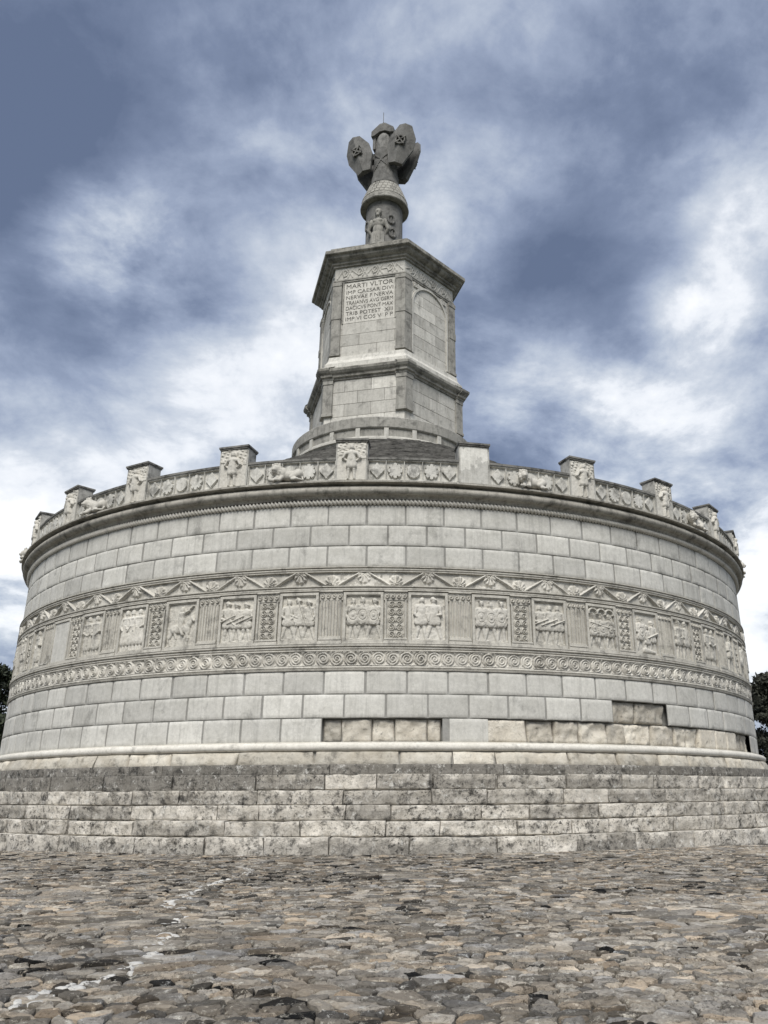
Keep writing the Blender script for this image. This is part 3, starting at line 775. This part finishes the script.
mb = MB(); mb.box(TF, -1.75, 1.75, -.26, .26, 44.75, 45.25); mb.build('cross_beam', M['trophy'], tr)
# four long shields
def shield(x0, y0, z0, yaw, roll, pitch):
    mb = MB()
    Msh = TF @ Matrix.Translation((x0, y0, z0)) @ Matrix.Rotation(R_(yaw), 4, 'Z') @ Matrix.Rotation(R_(pitch), 4, 'X') @ Matrix.Rotation(R_(roll), 4, 'Y')
    out = [(-.46, 1.62), (.46, 1.62), (.94, .7), (.98, -.2), (.50, -1.62), (-.50, -1.62), (-.98, -.2), (-.94, .7)]
    V = []; 
    def dome(x_, z_): return -.30*(1-(abs(x_)/.95)**1.3)*(1)
    n = len(out)
    front = [(x_, dome(x_, z_)*.0+(.0 if abs(x_) > .5 else -.14), z_) for x_, z_ in out]; back = [(x_*.97, .16, z_*.97) for x_, z_ in out]
    ridge = [(0, -.34, 1.62), (0, -.46, 0.0), (0, -.34, -1.62)]
    V = front+back+ridge; F = [(i, i+n, (i+1) % n+n, (i+1) % n) for i in range(n)][:]
    F = [f_ for f_ in F]
    F.append(tuple(range(2*n-1, n-1, -1)))
    T0, C0, B0 = 2*n, 2*n+1, 2*n+2
    F += [(0, 7, C0, T0), (7, 6, C0), (6, 5, B0, C0), (T0, C0, 2, 1), (C0, 3, 2), (C0, B0, 4, 3), (0, T0, 1), (5, 4, B0)]
    W = np.array([tuple(Msh @ Vector(v)) for v in V]); mb.add(W, F, .5)
    so = mb.build('shield', M['trophy'], tr)
    # boss: ring with a cross
    mb = MB()
    a = np.linspace(0, 2*PI, 25)[:-1]
    rows = []
    for r, h in ((.27, -.30), (.27, -.52), (.37, -.52), (.37, -.26)):
        rows.append([tuple(Msh @ Vector((r*math.cos(q), h, .12+r*math.sin(q)))) for q in a])
    mb.grid(np.array(rows), .5, True)
    for an in (45, 135):
        Mc = Msh @ Matrix.Translation((0, 0, .12)) @ Matrix.Rotation(R_(an), 4, 'Y'); mb.box(Mc, -.46, .46, -.54, -.3, -.045, .045)
        mb.box(Mc, -.44, .44, -.41, -.3, -.045, .045) if False else None
    mb.build('shield_boss', M['cap'], so)
# front pair leaning outwards, back pair behind
shield(1.44, -.80, 44.85, 10, 14, 4)
shield(-1.68, -.80, 44.72, -6, -14, 4)
shield(1.52, .66, 44.60, 160, -16, 6)
shield(-1.45, .72, 44.25, 200, 15, 6)
mb = MB()
m = TF @ Matrix.Identity(4)
for h0, h1, r in ((47.3, 48.2, .04), (48.19, 49.15, .022)):
    lathe(mb, [(r, h0), (r, h1), (.001, h1+.01)], n=10, c=(TX-.22, 0))
mb.build('lightning_rod', M['metal'], tr)
# bound captive against the trunk
cap = [('e', (0, 0, 4.72), (.25, .26, .31), I3), ('c', (0, .05, 4.15), (0, 0, 4.55), .16, .14), ('e', (0, -.02, 4.62), (.2, .24, .2), I3), ('e', (0, -.26, 4.70), (.05, .06, .08), I3),
       ('e', (0, .05, 3.80), (.52, .30, .42), I3), ('e', (0, .05, 3.3), (.40, .27, .50), I3), ('e', (0, .05, 2.75), (.46, .32, .40), I3),
       ('e', (-.18, -.18, 3.92), (.2, .1, .16), I3), ('e', (.18, -.18, 3.92), (.2, .1, .16), I3),
       ('c', (-.50, .05, 3.98), (-.74, .10, 3.30), .17, .13), ('c', (.50, .05, 3.98), (.74, .10, 3.30), .17, .13),
       ('c', (-.74, .10, 3.30), (-.46, .30, 2.85), .13, .1), ('c', (.74, .10, 3.30), (.46, .30, 2.85), .13, .1),
       ('c', (-.22, 0, 2.6), (-.30, -.05, 1.4), .28, .2), ('c', (.22, 0, 2.6), (.30, -.05, 1.4), .28, .2),
       ('c', (-.30, -.05, 1.4), (-.32, .05, .15), .19, .13), ('c', (.30, -.05, 1.4), (.32, .05, .15), .19, .13),
       ('e', (-.32, -.15, .1), (.14, .3, .1), I3), ('e', (.32, -.15, .1), (.14, .3, .1), I3), ('e', (0, .12, 4.85), (.28, .27, .26), I3), ('e', (0, -.14, 4.45), (.13, .12, .14), I3)]
for i in range(9):
    a = -70+i*17; cap.append(('c', (.46*math.sin(R_(a)), .05-.34*math.cos(R_(a)), 2.95), (.60*math.sin(R_(a)), .0-.42*math.cos(R_(a)), 1.2), .05, .075))
cme = lumps(cap, 'captive', M['tower_dark'], .03, .5, 1)
o = link('captive_statue', cme, tr); o.location = (TX+1.36*math.sin(R_(-17)), -1.36*math.cos(R_(-17)), 34.2); o.rotation_euler = (0, 0, R_(-14)); o.scale = (.92, .9, .99)
mb = MB()
for a, z in ((22, 38.4), (26, 37.3), (-62, 38.2)):
    P = lambda U, H, Z: np.stack([TX+(1.28+H)*np.sin(np.radians(U)), -(1.28+H)*np.cos(np.radians(U)), Z+0*U], -1)
    X, Y = np.meshgrid(np.linspace(-1, 1, 16), np.linspace(-1, 1, 16)); r = np.hypot(X, Y)
    H = .10*((r < .95) & (r > .6))+.06*(np.abs(X) < .15)
    mb = MB(); patch(mb, P, a-13, a+13, z-.42, z+.42, H, -.02, .5)
    mb.build('trunk_ornament', M['trophy'], tr, True, 40)

# ================================================================== steps
SR = [19.54, 19.86, 20.19, 20.52, 20.85, 21.17, 21.50]
SZ = [2.43, 2.13, 1.70, 1.28, .87, .46, -.06]
radii = [19.54, 19.92, 20.28, 20.64, 21.0, 21.36]
for i in range(6):
    R = radii[i]; z1 = SZ[i]; z0 = SZ[i+1]-.03; mb = MB()
    t = -88+rng.uniform(0, 3); k = 0
    while t < 88:
        w = rng.uniform(3.0, 8.0) if i > 1 else (rng.uniform(5, 9) if t < -16 or i == 0 else rng.uniform(2.8, 7))
        e = t+w; gap = rng.choice([.06, .1, .16, .26], p=[.5, .3, .14, .06]) if i > 0 else .04
        nu = max(8, int(w*.36/.06)); nv = 9; nt = 5
        smooth_old = (i == 0) or (i == 1 and t < -14)
        amp = .010 if smooth_old else .038
        U, V = np.meshgrid(np.linspace(0, 1, nu), np.linspace(0, 1, nv))
        sk = rng.uniform(-.10, .10, 2) if not smooth_old else (0, 0)
        A = t+gap/2+(w-gap)*U+(V-.5)*(sk[0]*(1-U)+sk[1]*U)
        dz = 0 if smooth_old else rng.uniform(-.03, .012)
        sag = (.03*np.abs(fbm(A*.6, V*0, V*0+i, 41)) if not smooth_old else 0)
        Z = z0+(z1+dz-z0)*V - sag*V
        chip = np.clip(fbm(A*.45, V*0+k, V*0+i*7, 43)-.28, 0, 1)*(.0 if smooth_old else .35)
        ed = np.minimum(U*w*.36, (1-U)*w*.36); topd = (1-V)*(z1-z0)
        rnd = (np.clip(ed/.03, 0, 1)**.5-1)*.02+(np.clip((topd+.006)/.03, 0, 1)**.5-1)*.022
        H = amp*fbm(A*1.3, Z*4, A*0+i*5+k, 44, 4)*2+rnd+rng.normal(0, .008 if not smooth_old else .002) - chip*V*.5
        Z = Z-chip*V*.35
        if not smooth_old: H = H - .09*np.clip(1-(V/.13), 0, 1) + .03*np.clip((V-.72)/.2, 0, 1)
        else: H = H - .03*np.clip(1-(V/.12), 0, 1)
        Pf = cylmap(R)(A, H, Z)
        At, S = np.meshgrid(A[-1], np.linspace(.1, 1, nt)); 
        Pt = cylmap(R)(np.tile(A[-1], (nt, 1)), H[-1][None, :]-.5*S, np.tile(Z[-1], (nt, 1))+.012*fbm(At*2, S*3, S*0+i, 45))
        P = np.concatenate([Pf, Pt], 0)
        side = np.zeros((P.shape[0], 1, 3)); 
        L_ = P[:, :1].copy(); Rr = P[:, -1:].copy()
        for q in (L_, Rr): q[..., 0] *= (R-.35)/R; q[..., 1] *= (R-.35)/R
        P = np.concatenate([L_, P, Rr], 1)
        mid = (t+e)/2
        if smooth_old: tv = rng.uniform(.0, .12)
        else: tv = np.clip(rng.normal(.58, .2), .15, 1)+(.12 if mid < -20 and i > 2 else 0)
        TV = np.full(P.shape[:2], float(tv))
        if not smooth_old:       # bright light on arrises and treads painted in as paler tint
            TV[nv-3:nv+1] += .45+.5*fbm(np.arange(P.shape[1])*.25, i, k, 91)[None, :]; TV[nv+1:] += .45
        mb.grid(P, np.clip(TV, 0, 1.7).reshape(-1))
        t = e; k += 1
    # joint bedding behind the blocks
    lathe(mb, [(R-.12, z0-.1), (R-.12, z1-.05), (R-.55, z1-.045)], n=200, tint=.15)
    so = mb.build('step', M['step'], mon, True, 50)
    if i < 1: so['label'] = 'smooth blackened top step'

# ================================================================== paving
CAMP = Vector((0, -D, 1.6))
def voronoi_stones():
    pts = []; g = .148
    SX, SY = 1.35, .95
    x0, x1, y0, y1 = -14.5/SX, 15.5/SX, (-D+5.0)/SY, (-D+26.0)/SY
    nx, ny = int((x1-x0)/g), int((y1-y0)/g)
    grid = {}
    for j in range(ny):
        for i in range(nx):
            X = x0+(i+.5)*g; Y = y0+(j+.5)*g
            big = float(vnoise(X*.7, Y*.7, 3.3, 60))
            if rng.random() < .14+.7*max(0, big-.42)*2: continue
            p = (X+rng.uniform(-.47, .47)*g, Y+rng.uniform(-.47, .47)*g)
            grid.setdefault((i, j), []).append(p)
            if rng.random() < .16*(1-big): grid[(i, j)].append((X+rng.uniform(-.5, .5)*g, Y+rng.uniform(-.5, .5)*g))
    return grid, g, (x0, x1, y0, y1), nx, ny
grid, g, ext, nx, ny = voronoi_stones()
def clip(poly, mx, my, nx_, ny_):
    out = []; n = len(poly)
    d = [(p[0]-mx)*nx_+(p[1]-my)*ny_ for p in poly]
    for i in range(n):
        a, b = poly[i], poly[(i+1) % n]; da, db = d[i], d[(i+1) % n]
        if da <= 0: out.append(a)
        if (da < 0) != (db < 0) and da != db:
            s = da/(da-db); out.append((a[0]+(b[0]-a[0])*s, a[1]+(b[1]-a[1])*s))
    return out
ray = []    # pale lime line across the paving, in plan
trail = [(-2.99, -37.09), (-2.91, -36.79), (-2.75, -36.44), (-2.49, -36.02), (-2.49, -35.06), (-2.66, -33.81), (-2.78, -32.44), (-3.28, -31.08), (-3.37, -28.8), (-3.03, -26.67), (-3.1, -23.2)]
def trail_d(x_, y_):
    m = 9
    for (ax, ay), (bx, by) in zip(trail[:-1], trail[1:]):
        dx, dy = bx-ax, by-ay; s = min(1, max(0, ((x_-ax)*dx+(y_-ay)*dy)/(dx*dx+dy*dy)))
        m = min(m, math.hypot(x_-ax-s*dx, y_-ay-s*dy))
    return m
SV = []; SF = []; ST = []; SH = []; nvt = 0
for (i, j), ps in grid.items():
    nb = [(q[0], q[1]) for di in (-2, -1, 0, 1, 2) for dj in (-2, -1, 0, 1, 2) for q in grid.get((i+di, j+dj), ())]
    for p in ps:
        if math.hypot(p[0]*1.35, p[1]*.95) < 21.1: continue
        if abs(p[0]*1.35) > (p[1]*.95+D)*.6+2.2: continue
        h = .35
        poly = [(p[0]-h, p[1]-h), (p[0]+h, p[1]-h), (p[0]+h, p[1]+h), (p[0]-h, p[1]+h)]
        for q in nb:
            if q[0] == p[0] and q[1] == p[1]: continue
            dx, dy = q[0]-p[0], q[1]-p[1]; l = math.hypot(dx, dy)
            if l < 1e-6 or l > 1.: continue
            poly = clip(poly, p[0]+dx/2, p[1]+dy/2, dx/l, dy/l)
            if len(poly) < 3: break
        if len(poly) < 3: continue
        poly = [(a_[0]*1.35, a_[1]*.95) for a_ in poly]
        # resample outline and roughen
        n = 10; per = [math.hypot(poly[(a+1) % len(poly)][0]-poly[a][0], poly[(a+1) % len(poly)][1]-poly[a][1]) for a in range(len(poly))]
        tot = sum(per)
        if tot < .10: continue
        cx = sum(a[0] for a in poly)/len(poly); cy = sum(a[1] for a in poly)/len(poly)
        ring = []; a = 0; acc = 0
        for s in range(n):
            tgt = tot*s/n
            while acc+per[a] < tgt: acc += per[a]; a += 1
            f = (tgt-acc)/per[a]; A = poly[a]; B = poly[(a+1) % len(poly)]
            ring.append((A[0]+(B[0]-A[0])*f, A[1]+(B[1]-A[1])*f))
        gap = rng.choice([.005, .010, .019])
        top = rng.uniform(.0, .020)+.015*float(fbm(p[0]*.8, p[1]*.8, 0, 70)); tx, ty = rng.normal(0, .055, 2)
        v = []
        jr = rng.uniform(-.016, .016, (n, 2)); zr = rng.normal(0, .005, (5, n)); zr[0] = 0
        for ringk, (ins, dz, jk) in enumerate(((gap, -.05, 1), (gap*1.1, -.012, 1), (gap+.014, 0, 1), (gap+.035, .003, .5), (gap+.065, .004, .4))):
            for s, (x_, y_) in enumerate(ring):
                dx, dy = x_-cx, y_-cy; l = math.hypot(dx, dy)+1e-6; k_ = max(.08, 1-ins/l)
                X = cx+dx*k_+jr[s, 0]*jk; Y = cy+dy*k_+jr[s, 1]*jk
                v.append((X, Y, top+dz+(tx*dx+ty*dy)*k_+zr[ringk, s]))
        c_ = nvt
        for r in range(4):
            for s in range(n):
                s2 = (s+1) % n; SF.append((c_+r*n+s, c_+r*n+s2, c_+(r+1)*n+s2, c_+(r+1)*n+s))
        SF.append(tuple(c_+4*n+s for s in range(n)))
        SV += v; nvt += len(v)
        tcol = float(np.clip(rng.normal(.42, .2)+.28*float(fbm(p[0]*.45, p[1]*.45, 0, 75)), 0, 1)); hue = float(np.clip(rng.normal(.5, .22), 0, 1))
        ST += [tcol]*len(v); SH += [hue]*len(v)
me = bpy.data.meshes.new('crazy_paving'); me.from_pydata(SV, [], SF)
at = me.attributes.new('tint', 'FLOAT', 'POINT'); at.data.foreach_set('value', np.array(ST, np.float32))
at = me.attributes.new('hue', 'FLOAT', 'POINT'); at.data.foreach_set('value', np.array(SH, np.float32))
me.polygons.foreach_set('use_smooth', [True]*len(me.polygons)); me.set_sharp_from_angle(angle=R_(22))
pm = stone('paving_stone', (.25, .23, .205), (.43, .40, .36), dark=(.03, .026, .022), stain=.5, stain_scale=5.5, bump=1., bscale=30, tintamt=1.0, speck=.95, pale=1., thr=.53, sthr=.52, sscale=.7)
nt = pm.node_tree; N = nt.nodes; L = nt.links; b = N['Principled BSDF']
src = b.inputs['Base Color'].links[0].from_socket
ha = N.new('ShaderNodeAttribute'); ha.attribute_name = 'hue'
cr = N.new('ShaderNodeValToRGB'); L.new(ha.outputs['Fac'], cr.inputs['Fac'])
cr.color_ramp.elements[0].color = (.90, .93, .97, 1); cr.color_ramp.elements[1].color = (1.15, .99, .80, 1)
e_ = cr.color_ramp.elements.new(.5); e_.color = (1.0, .97, .90, 1)
mx = N.new('ShaderNodeMix'); mx.data_type = 'RGBA'; mx.blend_type = 'MULTIPLY'; mx.inputs['Factor'].default_value = 1
L.new(src, mx.inputs['A']); L.new(cr.outputs['Color'], mx.inputs['B']); L.new(mx.outputs['Result'], b.inputs['Base Color'])
me.materials.append(pm)
tag(link('crazy_paving', me), 'crazy paving of irregular flat brown and grey stones', kind='structure')
# pale lime mortar squeezed along a joint
mb = MB()
for (ax, ay), (bx, by) in zip(trail[:-1], trail[1:]):
    ln_ = math.hypot(bx-ax, by-ay); n = int(ln_/.04); px_, py_ = -(by-ay)/ln_, (bx-ax)/ln_
    for s in range(n):
        f = s/n
        if rng.random() < .1: continue
        o_ = .25*float(fbm(ax*3+f*5, ay, 0, 81))+rng.normal(0, .05)
        x_ = ax+(bx-ax)*f+px_*o_; y_ = ay+(by-ay)*f+py_*o_
        r = rng.uniform(.015, .08); q = np.linspace(0, 2*PI, 9)[:-1]; rr = r*rng.uniform(.4, 1.3, 8)
        zt = rng.uniform(-.004, .019)
        rows = [np.stack([x_+rr*k_*np.cos(q), y_+rr*k_*np.sin(q), np.full(8, z_)], -1) for k_, z_ in ((1.1, -.03), (1., zt-.006), (.6, zt), (.05, zt+.001))]
        mb.grid(np.array(rows), .8, True)
lime = stone('lime_mortar', (.44, .43, .405), (.56, .55, .52), stain=.5, stain_scale=9, bump=.8, speck=.5)
tag(mb.build('mortar_seam', lime, None, True), 'pale lime mortar seam wandering over the paving', 'mortar', kind='stuff')

# ground sheet to the horizon
gm = bpy.data.materials.new('ground_soil_grass'); gm.use_nodes = True
nt = gm.node_tree; N = nt.nodes; L = nt.links; b = N['Principled BSDF']; b.inputs['Roughness'].default_value = 1
geo = N.new('ShaderNodeNewGeometry')
ns = N.new('ShaderNodeTexNoise'); ns.inputs['Scale'].default_value = 9; ns.inputs['Detail'].default_value = 8; L.new(geo.outputs['Position'], ns.inputs['Vector'])
r1 = N.new('ShaderNodeValToRGB'); L.new(ns.outputs['Fac'], r1.inputs['Fac'])
r1.color_ramp.elements[0].position = .35; r1.color_ramp.elements[0].color = (.025, .022, .018, 1); r1.color_ramp.elements[1].position = .65; r1.color_ramp.elements[1].color = (.08, .072, .06, 1)
ln = N.new('ShaderNodeVectorMath'); ln.operation = 'LENGTH'; L.new(geo.outputs['Position'], ln.inputs[0])
mr = N.new('ShaderNodeMapRange'); mr.inputs['From Min'].default_value = 48; mr.inputs['From Max'].default_value = 56; L.new(ln.outputs['Value'], mr.inputs['Value'])
mx = N.new('ShaderNodeMix'); mx.data_type = 'RGBA'; L.new(mr.outputs['Result'], mx.inputs['Factor']); L.new(r1.outputs['Color'], mx.inputs['A']); mx.inputs['B'].default_value = (.06, .07, .03, 1)
L.new(mx.outputs['Result'], b.inputs['Base Color'])
bp = N.new('ShaderNodeBump'); bp.inputs['Strength'].default_value = 1; bp.inputs['Distance'].default_value = .03; L.new(ns.outputs['Fac'], bp.inputs['Height']); L.new(bp.outputs['Normal'], b.inputs['Normal'])
mb = MB()
rs = [0.5, 20, 40, 60, 100, 300, 1000, 3000]
q = np.linspace(0, 2*PI, 97)[:-1]
mb.grid(np.array([np.stack([r*np.cos(q), r*np.sin(q), np.full(96, -.028)], -1) for r in rs]), .5, True)
tag(mb.build('ground', gm), kind='structure')

# ================================================================== trees
leafm = []
for nme, c1, c2 in (('foliage_a', (.014, .020, .010), (.040, .050, .024)), ('foliage_b', (.016, .018, .012), (.036, .038, .024))):
    m = bpy.data.materials.new(nme); m.use_nodes = True; N = m.node_tree.nodes; L = m.node_tree.links; b = N['Principled BSDF']; b.inputs['Roughness'].default_value = .8
    at = N.new('ShaderNodeAttribute'); at.attribute_name = 'tint'; r = N.new('ShaderNodeValToRGB'); L.new(at.outputs['Fac'], r.inputs['Fac'])
    r.color_ramp.elements[0].color = (*c1, 1); r.color_ramp.elements[1].color = (*c2, 1); L.new(r.outputs['Color'], b.inputs['Base Color']); leafm.append(m)
def tree(x, y, h, rad, label, kind=0, seed=0):
    rg = np.random.default_rng(seed)
    root = link('pine_tree', None); root.location = (x, y, 0)
    tag(root, label, 'tree', 'dark trees behind the monument')
    mb = MB(); q = np.linspace(0, 2*PI, 9)[:-1]
    rows = [np.stack([.03*h*(1-f*.9)*np.cos(q)+.2*math.sin(f*4+seed), .03*h*(1-f*.9)*np.sin(q), np.full(8, f*h*.95)], -1) for f in np.linspace(0, 1, 9)]
    mb.grid(np.array(rows), .5, True)
    cl = []
    for i in range(110):
        f = rg.uniform(.05, 1); a = rg.uniform(0, 2*PI); rr = rad*(1-f)**.42*(.7+.45*rg.random())
        zc = f*h; ex = (rr*math.cos(a), rr*math.sin(a), zc+.15*rr)
        z_s = zc-.2*rr
        rows = [np.stack([ex[0]*g_+.07*(1.1-g_)*np.cos(q), ex[1]*g_+.07*(1.1-g_)*np.sin(q), z_s+(ex[2]-z_s)*g_+0*q], -1) for g_ in (0, .5, 1)]
        mb.grid(np.array(rows), .5, True)
        for g_ in np.linspace(.35, 1.05, 4): cl.append((ex[0]*g_, ex[1]*g_, z_s+(ex[2]-z_s)*g_, .45+.55*rg.random()))
    cl.append((0, 0, h, .4))
    mb.build('trunk', M['bark'], root, True)
    n = 50; V = []; F = []; T = []
    for c_ in cl:
        d = rg.normal(size=(n, 3)); d /= np.linalg.norm(d, axis=1)[:, None]; P = np.array(c_[:3])+d*(rg.random((n, 1))**.5)*c_[3]*np.array([1.1, 1.1, .75])
        s = rg.uniform(.12, .3, n); u = rg.normal(size=(n, 3)); u /= np.linalg.norm(u, axis=1)[:, None]; w = np.cross(u, rg.normal(size=(n, 3))); w /= np.linalg.norm(w, axis=1)[:, None]
        tt = rg.random()
        for k_ in range(n):
            b0 = len(V); V += [tuple(P[k_]-u[k_]*s[k_]), tuple(P[k_]+w[k_]*s[k_]*.45), tuple(P[k_]+u[k_]*s[k_]), tuple(P[k_]-w[k_]*s[k_]*.45)]; F.append((b0, b0+1, b0+2, b0+3)); T += [np.clip(tt+rg.normal(0, .2), 0, 1)]*4
    me = bpy.data.meshes.new('crown'); me.from_pydata(V, [], F); at = me.attributes.new('tint', 'FLOAT', 'POINT'); at.data.foreach_set('value', np.array(T, np.float32)); me.materials.append(leafm[kind])
    link('crown', me, root)
#TREES

# ================================================================== camera
f_px, pitch, roll, yaw, pxs = 779.21, .345788, -.00437, .056438, 49.766
cam = bpy.data.cameras.new('camera'); co = bpy.data.objects.new('camera', cam); COL.objects.link(co); sc.camera = co
cam.sensor_fit = 'HORIZONTAL'; cam.sensor_width = 36; cam.lens = f_px/768*36; cam.shift_x = -pxs/768
cam.clip_start = .1; cam.clip_end = 6000
fw_ = Vector((math.sin(yaw)*math.cos(pitch), math.cos(yaw)*math.cos(pitch), math.sin(pitch)))
r0 = Vector((math.cos(yaw), -math.sin(yaw), 0)); u0 = r0.cross(fw_)
r1_ = r0*math.cos(roll)+u0*math.sin(roll); u1_ = -r0*math.sin(roll)+u0*math.cos(roll)
co.matrix_world = Matrix.Translation(CAMP) @ Matrix((r1_, u1_, -fw_)).transposed().to_4x4()
def ray_dir(px, py):
    X = px-384-pxs; Y = py-512; cr_, sr_ = math.cos(roll), math.sin(roll)
    x_ = cr_*X+sr_*Y; y_ = -sr_*X+cr_*Y
    return (r0*x_ - u0*y_ + fw_*f_px).normalized()

for px, py, dist, rad, lb, kd in ((1, 668, 92, 4.0, 'dark pine at the left edge of the photo, close behind the drum', 0), (-75, 690, 84, 4.6, 'tall dark pine standing out of the left margin', 1),
                              (30, 715, 100, 3.6, 'lower dark pine half hidden by the drum on the left', 0),
                              (766, 678, 90, 4.2, 'dark leafy pine at the right edge of the photo, beside the drum', 1), (842, 688, 84, 4.6, 'broad pine standing out of the right margin', 0),
                              (735, 712, 102, 3.8, 'lower pine half hidden by the drum on the right', 0)):
    d = ray_dir(px, py); hd = math.hypot(d.x, d.y); s = dist/hd
    p = CAMP+d*s; tree(p.x, p.y, p.z, rad, lb, kd, int(px)+200)

# ================================================================== sky and sun
SUN_EL, SUN_AZ = 50, 190       # azimuth the light comes from, clockwise from north (+y): behind the camera, to the left
w = bpy.data.worlds.new('World'); sc.world = w; w.use_nodes = True
nt = w.node_tree; N = nt.nodes; L = nt.links; bg = N['Background']; bg.inputs['Strength'].default_value = .1
sky = N.new('ShaderNodeTexSky'); sky.sky_type = 'NISHITA'; sky.sun_disc = False; sky.sun_elevation = R_(SUN_EL); sky.sun_rotation = R_(SUN_AZ); sky.air_density = 1.3; sky.dust_density = 2
tc_ = N.new('ShaderNodeTexCoord'); sep = N.new('ShaderNodeSeparateXYZ'); L.new(tc_.outputs['Generated'], sep.inputs[0])
def math_(op, a, b=None, clampv=False):
    n = N.new('ShaderNodeMath'); n.operation = op; n.use_clamp = clampv
    for i_, v in enumerate((a, b)):
        if v is None: continue
        if hasattr(v, 'is_linked'): L.new(v, n.inputs[i_])
        else: n.inputs[i_].default_value = v
    return n.outputs[0]
zc = math_('ADD', math_('MAXIMUM', sep.outputs['Z'], 0.0), .35)
cx_ = math_('DIVIDE', sep.outputs['X'], zc); cy_ = math_('DIVIDE', sep.outputs['Y'], zc)
cmb = N.new('ShaderNodeCombineXYZ'); L.new(cx_, cmb.inputs[0]); L.new(cy_, cmb.inputs[1])
def wn(scale, det, ro, dist, off):
    mp = N.new('ShaderNodeMapping'); mp.inputs['Location'].default_value = off; L.new(cmb.outputs[0], mp.inputs['Vector'])
    n = N.new('ShaderNodeTexNoise'); n.inputs['Scale'].default_value = scale; n.inputs['Detail'].default_value = det; n.inputs['Roughness'].default_value = ro; n.inputs['Distortion'].default_value = dist
    L.new(mp.outputs[0], n.inputs['Vector']); return n.outputs['Fac']
big = wn(1.9, 12, .56, .2, (3.1, 1.7, 0)); med = wn(4.6, 12, .60, .25, (0, 5, 2)); fin = wn(16, 10, .7, .6, (2, 1, 7))
val = math_('ADD', math_('MULTIPLY', big, 1.55), math_('MULTIPLY', med, .90))
val = math_('ADD', val, math_('MULTIPLY', fin, .14))
val = math_('SUBTRACT', val, .81)
# cloud masses: where the sky is brighter or darker
blobs = [((115, 240), .09, .42), ((30, 110), .18, -.26), ((200, 90), .10, .06), ((50, 350), .13, -.14), ((230, 260), .10, -.08), ((20, 575), .11, .28), ((220, 150), .14, -.05), ((700, 305), .08, .28), ((640, 425), .11, .20), ((590, 275), .12, -.30),
         ((700, 70), .25, -.06), ((550, 375), .11, .12), ((430, 30), .20, .0), ((60, 500), .10, -.02), ((220, 365), .10, .03), ((270, 420), .10, .0), ((500, 130), .12, -.04),
         ((740, 190), .10, .10), ((720, 380), .06, -.08), ((10, 640), .2, .08), ((760, 600), .22, .10), ((310, 60), .12, -.02), ((150, 20), .15, -.12), ((650, 170), .10, -.06), ((690, 255), .05, -.10),
         ((745, 545), .11, .24), ((500, 400), .06, .10), ((440, 250), .06, .10), ((520, 40), .12, -.06), ((20, 430), .08, .0), ((30, 250), .06, .04)]
lowz = N.new('ShaderNodeMapRange'); lowz.interpolation_type = 'SMOOTHSTEP'; L.new(sep.outputs['Z'], lowz.inputs['Value']); lowz.inputs['From Min'].default_value = .12; lowz.inputs['From Max'].default_value = .52; lowz.inputs['To Min'].default_value = .13; lowz.inputs['To Max'].default_value = 0
val = math_('ADD', val, lowz.outputs['Result'])
brk = math_('ADD', math_('MULTIPLY', med, 2.0), 0.0)
for (px, py), rad, amt in blobs:
    d = ray_dir(px, py); amt *= 1.1
    dp = N.new('ShaderNodeVectorMath'); dp.operation = 'DISTANCE'; L.new(tc_.outputs['Generated'], dp.inputs[0]); dp.inputs[1].default_value = d
    mr = N.new('ShaderNodeMapRange'); mr.interpolation_type = 'SMOOTHSTEP'; mr.inputs['From Min'].default_value = 0; mr.inputs['From Max'].default_value = rad*1.3; mr.inputs['To Min'].default_value = amt; mr.inputs['To Max'].default_value = 0
    L.new(dp.outputs['Value'], mr.inputs['Value']); val = math_('ADD', val, math_('MULTIPLY', mr.outputs['Result'], brk))
val = math_('ADD', math_('MULTIPLY', val, 1.22), -.13)
ramp = N.new('ShaderNodeValToRGB'); L.new(val, ramp.inputs['Fac'])
els = ramp.color_ramp.elements; els[0].position = .10; els[0].color = (.115, .15, .24, 1); els[1].position = .98; els[1].color = (.97, .98, 1., 1)
for pos, c_ in ((.30, (.19, .235, .345, 1)), (.46, (.31, .365, .49, 1)), (.60, (.47, .525, .625, 1)), (.70, (.60, .645, .72, 1)), (.80, (.80, .83, .88, 1))):
    e_ = els.new(pos); e_.color = c_
sc_ = N.new('ShaderNodeVectorMath'); sc_.operation = 'SCALE'; sc_.inputs['Scale'].default_value = 6.2; L.new(ramp.outputs['Color'], sc_.inputs[0])
mx = N.new('ShaderNodeMix'); mx.data_type = 'RGBA'; mx.inputs['Factor'].default_value = .93; L.new(sky.outputs['Color'], mx.inputs['A']); L.new(sc_.outputs['Vector'], mx.inputs['B'])
L.new(mx.outputs['Result'], bg.inputs['Color'])
sl = bpy.data.lights.new('sun', 'SUN'); sl.energy = 2.3; sl.angle = R_(30); sl.color = (1, .965, .905)
so = bpy.data.objects.new('sun', sl); COL.objects.link(so)
az, el = R_(SUN_AZ), R_(SUN_EL); sd = Vector((math.sin(az)*math.cos(el), math.cos(az)*math.cos(el), math.sin(el)))
so.rotation_euler = (-sd).to_track_quat('-Z', 'Y').to_euler()
vs = sc.view_settings; vs.view_transform = 'Standard'; vs.look = 'None'; vs.gamma = 1; vs.exposure = .84
sc.render.engine = 'CYCLES'
